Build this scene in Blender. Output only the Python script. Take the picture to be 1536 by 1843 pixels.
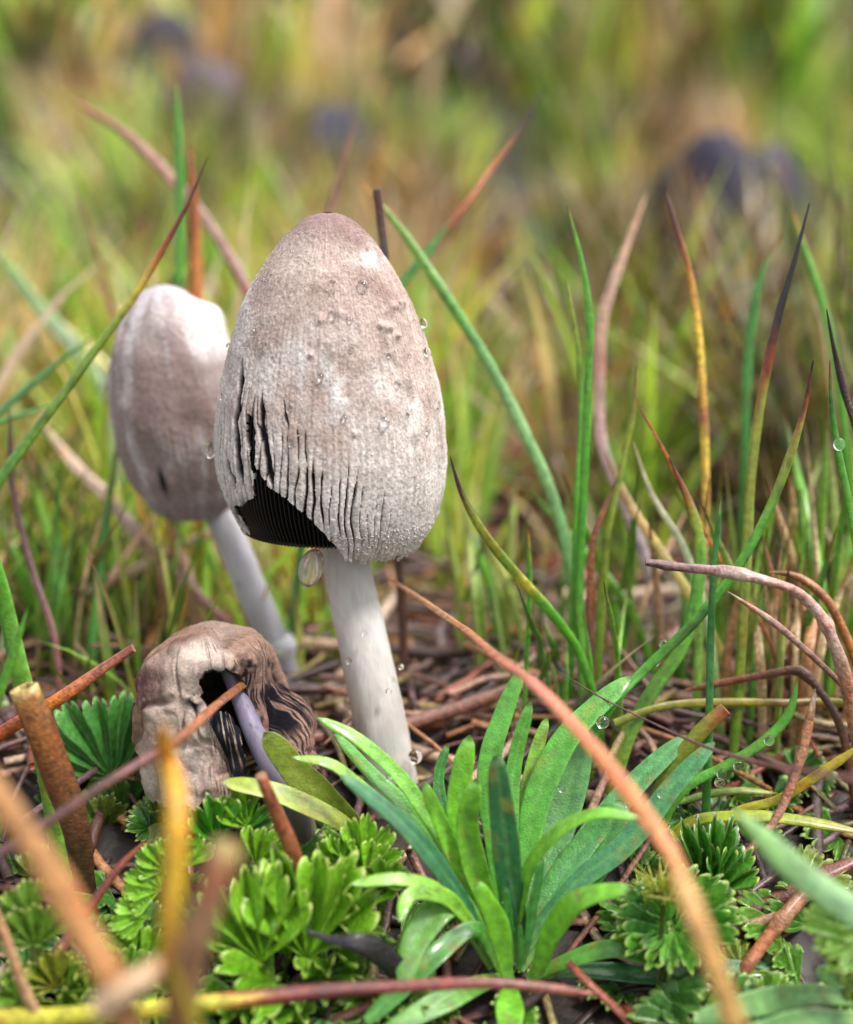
import bpy, math, random
import numpy as np
from mathutils import Vector

rng = np.random.default_rng(7)
random.seed(7)
for o in list(bpy.data.objects):
    bpy.data.objects.remove(o)
scene = bpy.context.scene
COL = scene.collection
CM = 0.01                                  # everything below is written in centimetres

# ------------------------------------------------------------------ camera
PITCH = math.radians(14.0)
FPX = 2646.0                               # focal length in photo pixels (photo 1536 x 1843)
FWD = np.array([0, math.cos(PITCH), -math.sin(PITCH)])
UPV = np.array([0, math.sin(PITCH), math.cos(PITCH)])
CAM = np.array([0.36, -12.97, 5.84])
cd = bpy.data.cameras.new('camera')
cam = bpy.data.objects.new('camera', cd)
COL.objects.link(cam)
cam.location = Vector(CAM * CM)
cam.rotation_euler = (math.pi / 2 - PITCH, 0, 0)
cd.sensor_fit = 'VERTICAL'
cd.sensor_height = 36.0
cd.sensor_width = 30.0
cd.lens = 36.0 * FPX / 1843.0
cd.clip_start = 0.002
cd.clip_end = 200.0
cd.dof.use_dof = True
cd.dof.focus_distance = 12.95 * CM
cd.dof.aperture_fstop = cd.lens / 3.5       # a 3.5 mm wide opening
scene.camera = cam
scene.render.resolution_x = 853
scene.render.resolution_y = 1024

# ------------------------------------------------------------------ world, sun, exposure
SUN_EL, SUN_AZ = math.radians(58), math.radians(50)
world = bpy.data.worlds.new('World')
scene.world = world
world.use_nodes = True
wn, wl = world.node_tree.nodes, world.node_tree.links
wn.clear()
w_out = wn.new('ShaderNodeOutputWorld')
w_bg = wn.new('ShaderNodeBackground')
w_sky = wn.new('ShaderNodeTexSky')
w_sky.sky_type = 'NISHITA'
w_sky.sun_disc = False
w_sky.sun_elevation = SUN_EL
w_sky.sun_rotation = SUN_AZ
w_sky.dust_density = 4.0
w_hs = wn.new('ShaderNodeHueSaturation')
w_hs.inputs['Saturation'].default_value = 0.22      # overcast: a grey sky
wl.new(w_sky.outputs[0], w_hs.inputs['Color'])
wl.new(w_hs.outputs[0], w_bg.inputs['Color'])
w_bg.inputs['Strength'].default_value = 0.135
wl.new(w_bg.outputs[0], w_out.inputs['Surface'])
sd = bpy.data.lights.new('sun', 'SUN')
sun = bpy.data.objects.new('sun', sd)
COL.objects.link(sun)
sd.energy = 1.4
sd.angle = math.radians(12)
sd.color = (1.0, 0.96, 0.9)
sdir = Vector((math.cos(SUN_EL) * math.sin(SUN_AZ), -math.cos(SUN_EL) * math.cos(SUN_AZ), math.sin(SUN_EL)))
sun.rotation_euler = sdir.to_track_quat('Z', 'Y').to_euler()
scene.view_settings.view_transform = 'Standard'
scene.view_settings.look = 'None'
scene.view_settings.gamma = 1.0
scene.view_settings.exposure = 1.15
scene.view_settings.use_curve_mapping = False
scene.cycles.max_bounces = 6
scene.cycles.diffuse_bounces = 3
scene.cycles.glossy_bounces = 2
scene.cycles.transmission_bounces = 5


# ------------------------------------------------------------------ small maths
def lin(c):
    c = np.asarray(c, float) / 255.0
    return np.where(c <= 0.04045, c / 12.92, ((c + 0.055) / 1.055) ** 2.4)


def smooth(a, b, x):
    t = np.clip((x - a) / (b - a + 1e-12), 0, 1)
    return t * t * (3 - 2 * t)


def hash3(ix, iy, iz, seed):
    h = (ix * 374761393 + iy * 668265263 + iz * 2147483647 + seed * 974711) & 0xffffffff
    h = ((h ^ (h >> 13)) * 1274126177) & 0xffffffff
    h = h ^ (h >> 16)
    return (h & 0xffff) / 65535.0


def vnoise(p, scale=1.0, seed=0):
    """value noise 0..1 at points p (n,3)"""
    p = np.asarray(p, float) * scale
    i = np.floor(p).astype(np.int64)
    f = p - i
    f = f * f * (3 - 2 * f)
    r = 0
    for dx in (0, 1):
        for dy in (0, 1):
            for dz in (0, 1):
                w = (f[:, 0] if dx else 1 - f[:, 0]) * (f[:, 1] if dy else 1 - f[:, 1]) * (f[:, 2] if dz else 1 - f[:, 2])
                r = r + w * hash3(i[:, 0] + dx, i[:, 1] + dy, i[:, 2] + dz, seed)
    return r


def fbm(p, scale=1.0, seed=0, octs=3):
    a, r, n = 1.0, 0, 0
    for k in range(octs):
        r = r + a * vnoise(p, scale * 2 ** k, seed + k * 17)
        n += a
        a *= 0.5
    return r / n


def at(px, py, Y):
    """point of the place on the upright plane y = Y seen at photo pixel (px, py)"""
    d = FWD + np.array([(px - 768) / FPX, 0, 0]) - (py - 921.5) / FPX * UPV
    return CAM + d * ((Y - CAM[1]) / d[1])


def seen(P):
    """photo pixel of points, used to fit outlines measured on the photograph"""
    q = np.asarray(P) - CAM
    d = q @ FWD
    return 768 + FPX * q[:, 0] / d, 921.5 - FPX * (q @ UPV) / d


GY = np.array([-400, -8, -4.5, -3.0, -1.8, -0.8, 0, 1.5, 6, 9, 14, 30, 60, 120, 400, 3000])
GZ = np.array([-2.0, -1.7, -1.6, -1.4, -1.0, -0.45, -0.18, -0.1, -0.1, 0.05, 0.6, 2.9, 9.0, 24, 70, 300])


def ground(x, y):
    x = np.atleast_1d(np.asarray(x, float))
    y = np.atleast_1d(np.asarray(y, float))
    z = np.interp(y, GY, GZ)
    p = np.stack([x, y, np.zeros_like(x)], 1)
    far = np.clip((y - 4) / 30, 0, 1)
    z = z + (fbm(p, 0.9, 3) - 0.5) * 0.35 + (fbm(p, 0.12, 9) - 0.5) * 2.2 * far
    return z


# ------------------------------------------------------------------ materials
def new_mat(name):
    m = bpy.data.materials.new(name)
    m.use_nodes = True
    nt = m.node_tree
    return m, nt.nodes, nt.links, nt.nodes['Principled BSDF']


def plant_mat(name, rough=0.45, coat=0.0, coat_rough=0.15, nscale=900, lo=0.75, hi=1.2, bump=0.15, bscale=5000,
              sss=0.0, stretch=None, spec=0.5, trans=0.0):
    m, n, l, b = new_mat(name)
    a = n.new('ShaderNodeAttribute')
    a.attribute_name = 'col'
    tc = n.new('ShaderNodeTexCoord')
    mp = n.new('ShaderNodeMapping')
    if stretch:
        mp.inputs['Scale'].default_value = stretch
    l.new(tc.outputs['Object'], mp.inputs['Vector'])
    t = n.new('ShaderNodeTexNoise')
    t.inputs['Scale'].default_value = nscale
    t.inputs['Detail'].default_value = 4
    l.new(mp.outputs[0], t.inputs['Vector'])
    mr = n.new('ShaderNodeMapRange')
    mr.inputs['From Min'].default_value = 0.3
    mr.inputs['From Max'].default_value = 0.7
    mr.inputs['To Min'].default_value = lo
    mr.inputs['To Max'].default_value = hi
    l.new(t.outputs['Fac'], mr.inputs['Value'])
    mx = n.new('ShaderNodeVectorMath')
    mx.operation = 'SCALE'
    l.new(a.outputs['Color'], mx.inputs[0])
    l.new(mr.outputs[0], mx.inputs['Scale'])
    l.new(mx.outputs[0], b.inputs['Base Color'])
    b.inputs['Roughness'].default_value = rough
    b.inputs['Specular IOR Level'].default_value = spec
    b.inputs['Coat Weight'].default_value = coat
    b.inputs['Coat Roughness'].default_value = coat_rough
    if sss:
        b.inputs['Subsurface Weight'].default_value = sss
        b.inputs['Subsurface Radius'].default_value = (1.0, 0.8, 0.6)
        b.inputs['Subsurface Scale'].default_value = 0.0012
    if bump:
        t2 = n.new('ShaderNodeTexNoise')
        t2.inputs['Scale'].default_value = bscale
        t2.inputs['Detail'].default_value = 3
        l.new(mp.outputs[0], t2.inputs['Vector'])
        bp = n.new('ShaderNodeBump')
        bp.inputs['Strength'].default_value = bump
        bp.inputs['Distance'].default_value = 0.0002
        l.new(t2.outputs['Fac'], bp.inputs['Height'])
        l.new(bp.outputs[0], b.inputs['Normal'])
    if trans:                                  # thin living tissue lets light through
        tr = n.new('ShaderNodeBsdfTranslucent')
        hs = n.new('ShaderNodeMixRGB')
        hs.blend_type = 'MULTIPLY'
        hs.inputs['Fac'].default_value = 1.0
        hs.inputs['Color2'].default_value = (1.0, 1.0, 0.55, 1)
        l.new(mx.outputs[0], hs.inputs['Color1'])
        l.new(hs.outputs[0], tr.inputs['Color'])
        ms = n.new('ShaderNodeMixShader')
        ms.inputs['Fac'].default_value = trans
        l.new(b.outputs[0], ms.inputs[1])
        l.new(tr.outputs[0], ms.inputs[2])
        l.new(ms.outputs[0], n['Material Output'].inputs['Surface'])
    return m


M_BLADE = plant_mat('grass_blade_green', 0.4, 0.5, 0.2, 1500, 0.7, 1.25, 0.4, 5000, trans=0.15)
M_DRY = plant_mat('dry_straw', 0.5, 0.4, 0.25, 1800, 0.5, 1.4, 0.8, 3500)
M_LEAF = plant_mat('fleshy_leaf', 0.34, 0.9, 0.16, 1300, 0.72, 1.25, 0.45, 5000, trans=0.18)
M_FAN = plant_mat('pleated_leaf', 0.38, 0.8, 0.14, 1800, 0.65, 1.3, 0.6, 3000, trans=0.3)
M_CAP = plant_mat('velvety_cap', 0.9, 0.0, 0.2, 4500, 0.74, 1.22, 0.28, 5200, sss=0.0, spec=0.2)
M_STEM = plant_mat('pale_stem', 0.5, 0.1, 0.3, 1600, 0.9, 1.06, 0.35, 3000, sss=0.5, stretch=(1, 1, 0.12))
M_GILL = plant_mat('inky_gills', 0.45, 0.2, 0.3, 1500, 0.6, 1.4, 0.3, 3000)
M_SOIL = plant_mat('wet_soil', 0.65, 0.25, 0.3, 250, 0.45, 1.6, 0.9, 1500)
M_STONE = plant_mat('wet_stone', 0.8, 0.0, 0.3, 300, 0.7, 1.3, 0.5, 1500)
M_GRASS = plant_mat('background_grass', 0.42, 0.4, 0.2, 600, 0.8, 1.2, 0, trans=0.3)

M_WATER, _n, _l, _b = new_mat('water_drop')
_b.inputs['Base Color'].default_value = (1, 1, 1, 1)
_b.inputs['Roughness'].default_value = 0.02
_b.inputs['IOR'].default_value = 1.333
_b.inputs['Transmission Weight'].default_value = 1.0


M_MILKY, _n, _l, _b = new_mat('milky_drop')
_b.inputs['Base Color'].default_value = (0.9, 0.84, 0.8, 1)
_b.inputs['Roughness'].default_value = 0.08
_b.inputs['IOR'].default_value = 1.333
_b.inputs['Transmission Weight'].default_value = 0.75
_b.inputs['Subsurface Weight'].default_value = 0.5
_b.inputs['Subsurface Scale'].default_value = 0.001


# ------------------------------------------------------------------ object helpers
def tag(o, label=None, cat=None, group=None, kind=None):
    if label:
        o['label'] = label
    if cat:
        o['category'] = cat
    if group:
        o['group'] = group
    if kind:
        o['kind'] = kind
    return o


def empty(name, loc):
    o = bpy.data.objects.new(name, None)
    o.empty_display_size = 0.002
    COL.objects.link(o)
    o.location = Vector(np.asarray(loc) * CM)
    o['_o'] = [float(v) for v in loc]
    return o


def mesh_obj(name, V, F, mat, cols, parent=None, origin=None):
    V = np.asarray(V, float)
    if parent is not None:
        org = np.array(parent['_o'])
    else:
        org = V[np.argmin(V[:, 2])] if origin is None else np.asarray(origin, float)
    me = bpy.data.meshes.new(name)
    if isinstance(F, np.ndarray):
        k = F.shape[1]
        me.vertices.add(len(V))
        me.vertices.foreach_set('co', ((V - org) * CM).astype(np.float32).ravel())
        me.loops.add(F.size)
        me.loops.foreach_set('vertex_index', F.astype(np.int32).ravel())
        me.polygons.add(len(F))
        me.polygons.foreach_set('loop_start', np.arange(0, F.size, k, dtype=np.int32))
        me.update(calc_edges=True)
    else:
        me.from_pydata(((V - org) * CM).tolist(), [], F)
    me.polygons.foreach_set('use_smooth', np.ones(len(me.polygons), bool))
    at_ = me.color_attributes.new('col', 'FLOAT_COLOR', 'POINT')
    c = np.ones((len(V), 4), np.float32)
    c[:, :3] = np.clip(cols, 0, 1)
    at_.data.foreach_set('color', c.ravel())
    me.materials.append(mat)
    me.update()
    o = bpy.data.objects.new(name, me)
    COL.objects.link(o)
    o['_o'] = [float(v) for v in org]
    if parent is not None:
        o.parent = parent
    else:
        o.location = Vector(org * CM)
    return o


def catmull(P, n):
    P = np.asarray(P, float)
    if len(P) == 2:
        return P[0] + (P[1] - P[0]) * np.linspace(0, 1, n)[:, None]
    seg = np.linalg.norm(np.diff(P, axis=0), axis=1)
    s = np.concatenate([[0], np.cumsum(seg)])
    s /= s[-1]
    m = np.gradient(P, s, axis=0)
    t = np.linspace(0, 1, n)
    i = np.clip(np.searchsorted(s, t, side='right') - 1, 0, len(P) - 2)
    h = (s[i + 1] - s[i])[:, None]
    u = ((t - s[i]) / (s[i + 1] - s[i]))[:, None]
    return ((2 * u ** 3 - 3 * u ** 2 + 1) * P[i] + (u ** 3 - 2 * u ** 2 + u) * h * m[i]
            + (-2 * u ** 3 + 3 * u ** 2) * P[i + 1] + (u ** 3 - u ** 2) * h * m[i + 1])


def ramp(stops, t):
    ts = [s[0] for s in stops]
    cs = np.array([lin(s[1]) for s in stops])
    return np.stack([np.interp(t, ts, cs[:, k]) for k in range(3)], 1)


def sweep(path, w, h, hint=(0, -0.8, 0.6), chan=0.0, nc=10, roll=0.0, hollow=False, sharp=False):
    """closed skin along a path; w, h half width and half thickness at each sample, chan = channel depth / w"""
    C = np.asarray(path, float)
    n = len(C)
    T = np.gradient(C, axis=0)
    T /= np.linalg.norm(T, axis=1)[:, None] + 1e-12
    hint = np.asarray(hint, float)
    hint = np.broadcast_to(hint, C.shape)
    N = hint - (hint * T).sum(1)[:, None] * T
    N /= np.linalg.norm(N, axis=1)[:, None] + 1e-9
    B = np.cross(T, N)
    if np.any(roll):
        cr, sr = np.cos(roll), np.sin(roll)
        cr, sr = np.broadcast_to(cr, n)[:, None], np.broadcast_to(sr, n)[:, None]
        N, B = N * cr + B * sr, B * cr - N * sr
    a = np.linspace(0, 2 * np.pi, nc, endpoint=False)
    u, v = np.cos(a), np.sin(a)
    w = np.broadcast_to(w, n)
    h = np.broadcast_to(h, n)
    off = v[None, :] * h[:, None] - chan * w[:, None] * (1 - u[None, :] ** 2)
    V = C[:, None, :] + B[:, None, :] * (u[None, :] * w[:, None])[..., None] + N[:, None, :] * off[..., None]
    ts = np.linspace(0, 1, n)
    if hollow:
        r0 = C[0] + (V[0] - C[0]) * 0.72
        dep = w[0] * 2.0
        r1 = r0 + T[0] * dep
        V = np.concatenate([r1[None], r0[None], V], 0)
        ts = np.concatenate([[0, 0], ts])
        n += 2
    V = V.reshape(-1, 3)
    i, j = np.meshgrid(np.arange(n - 1), np.arange(nc), indexing='ij')
    F = np.stack([i * nc + j, i * nc + (j + 1) % nc, (i + 1) * nc + (j + 1) % nc, (i + 1) * nc + j], -1).reshape(-1, 4)
    faces = F.tolist() + [list(range(nc)), list(range((n - 1) * nc, n * nc))[::-1]]
    ts, us = np.repeat(ts, nc), np.tile(u, n)
    if sharp:                                   # flat-cut ends: the end faces get vertices of their own
        m = len(V)
        V = np.concatenate([V, V[:nc], V[-nc:]])
        ts, us = np.concatenate([ts, ts[:nc], ts[-nc:]]), np.concatenate([us, us[:nc], us[-nc:]])
        faces[-2:] = [list(range(m, m + nc)), list(range(m + nc, m + 2 * nc))[::-1]]
    return V, faces, ts, us


SEED = [100]


def strand(name, pts, wpx, stops, label=None, cat='grass blade', group=None, mat=None, tip=0.15, flat=1.0, root=True,
           parent=None, cut=False, hollow=False, knots=0, mott=0.18, nc=14, n=None, wob=0.012, base=1.0, chan=0.0, roll=0.0):
    """one blade, stalk or twig from tip to root; pts = (px, py, Y) measured on the photograph, wpx = full width in photo px"""
    SEED[0] += 1
    P = [at(*p) for p in pts]
    if root:
        d = P[-1] - P[-2]
        d = d / np.linalg.norm(d)
        q = P[-1].copy()
        gz = ground(q[0], q[1])[0]
        if q[2] > gz:
            dn = np.array([d[0] * 0.5, d[1] * 0.3, -1.0])
            k = (q[2] - gz + 0.15)
            P.append(q + dn * k)
    P = np.array(P)
    L = np.linalg.norm(np.diff(P, axis=0), axis=1).sum()
    n = n or int(np.clip(L / 0.09, 14, 70))
    C = catmull(P, n)
    t = np.linspace(0, 1, n)
    s = np.stack([np.full(n, SEED[0] * 3.1), t * L * 1.3, np.zeros(n)], 1)
    C = C + np.stack([vnoise(s, 1, 1) - .5, vnoise(s, 1, 2) - .5, vnoise(s, 1, 3) - .5], 1) * wob * 2 * smooth(0, 0.2, t)[:, None]
    depth = (C - CAM) @ FWD
    if np.ndim(wpx):
        wp = np.interp(t, np.linspace(0, 1, len(wpx)), wpx)
    else:
        wp = np.full(n, float(wpx))
    w = wp / FPX * depth[len(depth) // 3] * 0.5
    if not cut:
        w = w * np.clip(0.12 + 0.88 * np.clip(t / tip, 0, 1) ** 0.7, 0, 1)
    w = w * (1 + (base - 1) * t)
    w = w * (0.9 + 0.2 * vnoise(s, 2.5, 5))
    if knots:
        w = w * (1 + 0.35 * (vnoise(s, 4.0, 8) > 0.72))
    V, F, ts, us = sweep(C, w, w * flat, nc=nc, chan=chan, roll=roll, hollow=hollow, sharp=cut)
    if mat is M_DRY:                            # ridged, shrunken cross-section of dead stalks
        ring = V.reshape(-1, nc, 3)
        mid = ring.mean(1, keepdims=True)
        ai0 = np.arange(nc)
        rid = hash3(ai0 + SEED[0] * 31, ai0 * 0, ai0 * 0, 15)
        tw = np.linspace(0, 1, len(ring))
        rn = vnoise(np.stack([np.tile(ai0 * 0.7, len(ring)) + SEED[0], np.repeat(tw * L * 0.9, nc), np.zeros(len(ring) * nc)], 1), 1, 16).reshape(len(ring), nc)
        if cut:
            rn[-2], rn[-1] = rn[0], rn[-3]
        f = 0.86 + 0.2 * rid[None, :] + 0.3 * (rn - 0.5)
        V = (mid + (ring - mid) * f[..., None]).reshape(-1, 3)
    ai = np.tile(np.arange(nc), len(V) // nc)
    c = ramp(stops, np.clip(ts + (vnoise(np.stack([ai * 0.6 + SEED[0], ts * L * 2.2, us * 0], 1), 1, 17) - 0.5) * 0.09, 0, 1))
    pn = np.stack([V[:, 0] * 1.0, V[:, 1], V[:, 2]], 1) + SEED[0] * 1.7
    c = c * (1 - mott + 2 * mott * fbm(pn, 7.0, 4))[:, None]
    ai = np.tile(np.arange(nc), len(V) // nc)
    c = c * (0.74 + 0.52 * vnoise(np.stack([ai * 0.9 + SEED[0], ts * L * 1.2, us * 0], 1), 1, 6))[:, None]
    blot = smooth(0.66, 0.78, fbm(pn, 4.0, 19, 2))[:, None]
    c = c + (c * np.array([1.15, 0.72, 0.6]) - c) * blot * 0.8
    spk = vnoise(pn, 16.0, 9)
    c = c * (1 - 0.45 * smooth(0.74, 0.9, spk))[:, None]
    if hollow:
        k = nc
        c[:k] = lin((60, 42, 22))
        c[k:3 * k] = lin((186, 160, 92))
    elif cut:
        c[-2 * nc:-nc] = lin((150, 112, 80))
    m = mat or M_BLADE
    o = mesh_obj(name, V, F, m, c, parent)
    if parent is None:
        tag(o, label, cat, group)
    return o


# ------------------------------------------------------------------ ground
def build_ground():
    ys = np.concatenate([np.linspace(-60, -8, 14), np.linspace(-7.6, 10, 120), np.linspace(10.5, 60, 80),
                         np.geomspace(62, 3000, 40)])
    xs1 = np.concatenate([np.linspace(0, 9, 70), np.geomspace(9.5, 3000, 60)])
    xs = np.concatenate([-xs1[:0:-1], xs1])
    X, Y = np.meshgrid(xs, ys)
    x, y = X.ravel(), Y.ravel()
    z = ground(x, y)
    p = np.stack([x, y, z], 1)
    near = np.clip(1 - np.abs(y) / 20, 0, 1)
    z = z + (fbm(p, 5.0, 21) - 0.5) * 0.16 * near
    V = np.stack([x, y, z], 1)
    nx, ny = len(xs), len(ys)
    i, j = np.meshgrid(np.arange(ny - 1), np.arange(nx - 1), indexing='ij')
    F = np.stack([i * nx + j, i * nx + j + 1, (i + 1) * nx + j + 1, (i + 1) * nx + j], -1).reshape(-1, 4)
    f = fbm(p, 1.3, 5)[:, None]
    f2 = fbm(p, 0.15, 6)[:, None]
    c = lin((24, 19, 17)) * (1 - f) + lin((56, 43, 36)) * f
    green = lin((52, 52, 34))
    k = smooth(12, 60, y)[:, None] * 0.7 * smooth(0.3, 0.6, f2)
    c = c * (1 - k) + green * k
    o = mesh_obj('ground', V, F, M_SOIL, c, origin=(0, 0, 0))
    tag(o, 'dark wet soil under the mushrooms and grass', 'ground', kind='structure')


build_ground()


# ------------------------------------------------------------------ mushrooms
def revolve(bottom, top, prof, N, M, dr=None, dpos=None, tmax=1.0):
    """cap skin: prof = (t, r) from top to rim; phi 0 faces the front. Returns V, t, phi grids"""
    bottom, top = np.asarray(bottom, float), np.asarray(top, float)
    ax = bottom - top
    H = np.linalg.norm(ax)
    ax = ax / H
    fr = np.array([0, -1.0, 0])
    fr = fr - (fr @ ax) * ax
    fr /= np.linalg.norm(fr)
    rt = np.cross(ax, fr)
    if rt[0] < 0:
        rt = -rt
    pt = np.array(prof, float)
    t = np.linspace(0, tmax, M) ** 1.0
    t = np.concatenate([np.linspace(0, 0.05, 10, endpoint=False) ** 1.0, t[t >= 0.05]])
    M = len(t)
    C = catmull(np.stack([pt[:, 0], pt[:, 1], pt[:, 0] * 0], 1), 600)
    r = np.interp(t, C[:, 0], C[:, 1])
    ph = np.linspace(-np.pi, np.pi, N, endpoint=False)
    T, PH = np.meshgrid(t, ph, indexing='ij')
    R = np.repeat(r[:, None], N, 1)
    if dr is not None:
        R = R + dr(T, PH, R)
    V = (top + ax * (T * H)[..., None] + rt * (R * np.sin(PH))[..., None] + fr * (R * np.cos(PH))[..., None])
    V = V.reshape(-1, 3)
    i, j = np.meshgrid(np.arange(M - 1), np.arange(N), indexing='ij')
    F = np.stack([i * N + j, (i + 1) * N + j, (i + 1) * N + (j + 1) % N, i * N + (j + 1) % N], -1).reshape(-1, 4)
    return V, F, T.ravel(), PH.ravel(), ax


def inpoly(x, y, poly):
    poly = np.asarray(poly, float)
    c = np.zeros(len(x), bool)
    j = len(poly) - 1
    for i in range(len(poly)):
        xi, yi = poly[i]
        xj, yj = poly[j]
        k = ((yi > y) != (yj > y)) & (x < (xj - xi) * (y - yi) / (yj - yi + 1e-9) + xi)
        c ^= k
        j = i
    return c


def vert_normals(V, F):
    n = np.cross(V[F[:, 2]] - V[F[:, 0]], V[F[:, 3]] - V[F[:, 1]])
    N = np.zeros_like(V)
    for k in range(4):
        np.add.at(N, F[:, k], n)
    return N / (np.linalg.norm(N, axis=1)[:, None] + 1e-12)


def mushroom_stem(name, pts, wpx, parent, stops, n=60, nc=28, mat=None, bump=0.015):
    P = np.array([at(*p) for p in pts])
    C = catmull(P, n)
    t = np.linspace(0, 1, n)
    depth = (C - CAM) @ FWD
    w = np.interp(t, np.linspace(0, 1, len(wpx)), wpx) / FPX * depth * 0.5
    V, F, ts, us = sweep(C, w, w, nc=nc)
    k = np.repeat(C, nc, 0)
    d = V - k
    V = V + d * ((fbm(V, 2.0, 31) - 0.5) * 0.12 + (vnoise(V * np.array([1, 1, 0.15]), 22, 32) - 0.5) * 0.05)[:, None]
    c = ramp(stops, ts)
    c = c * (0.93 + 0.14 * vnoise(V * np.array([1, 1, 0.12]), 25, 33))[:, None]
    sp = vnoise(V, 34, 35)
    c = np.where((sp > 0.95)[:, None], c * 0.5, c)
    fib = vnoise(V * np.array([1, 1, 0.06]), 40, 36)
    c = c * (0.9 + 0.16 * fib)[:, None]
    st = smooth(0.55, 0.95, ts) * smooth(0.5, 0.75, fbm(V, 3.5, 37))
    c = c + (lin((140, 116, 96)) - c) * (st * 0.5)[:, None]
    return mesh_obj(name, V, F, mat or M_STEM, c, parent)


DROPS = []      # (point, normal, radius, label key)


# --- the tall mushroom
main = empty('mushroom', at(712, 1425, 0.0))
tag(main, 'tall pale mushroom with granular egg-shaped cap torn open at one side', 'mushroom', 'ink cap mushrooms in the grass')
Yc = 0.45
capT, capB = at(590, 381, Yc + 0.03), at(597, 972, Yc)
sc = ((capB - CAM) @ FWD) / FPX
prof = [(0.0, 0.0), (0.012, 30), (0.04, 54), (0.075, 74), (0.13, 99), (0.20, 126), (0.29, 151), (0.37, 168), (0.46, 183),
        (0.54, 195), (0.63, 202), (0.71, 206), (0.79, 203), (0.87, 192), (0.94, 172), (0.985, 152), (1.0, 143)]
prof = [(t, r * sc) for t, r in prof]
NR = 92
slit_x0 = np.array([380, 400, 430, 460, 480, 500, 540, 580, 640, 700, 720])
slit_y0 = np.array([800, 770, 640, 690, 680, 770, 790, 830, 870, 910, 990])


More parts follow.
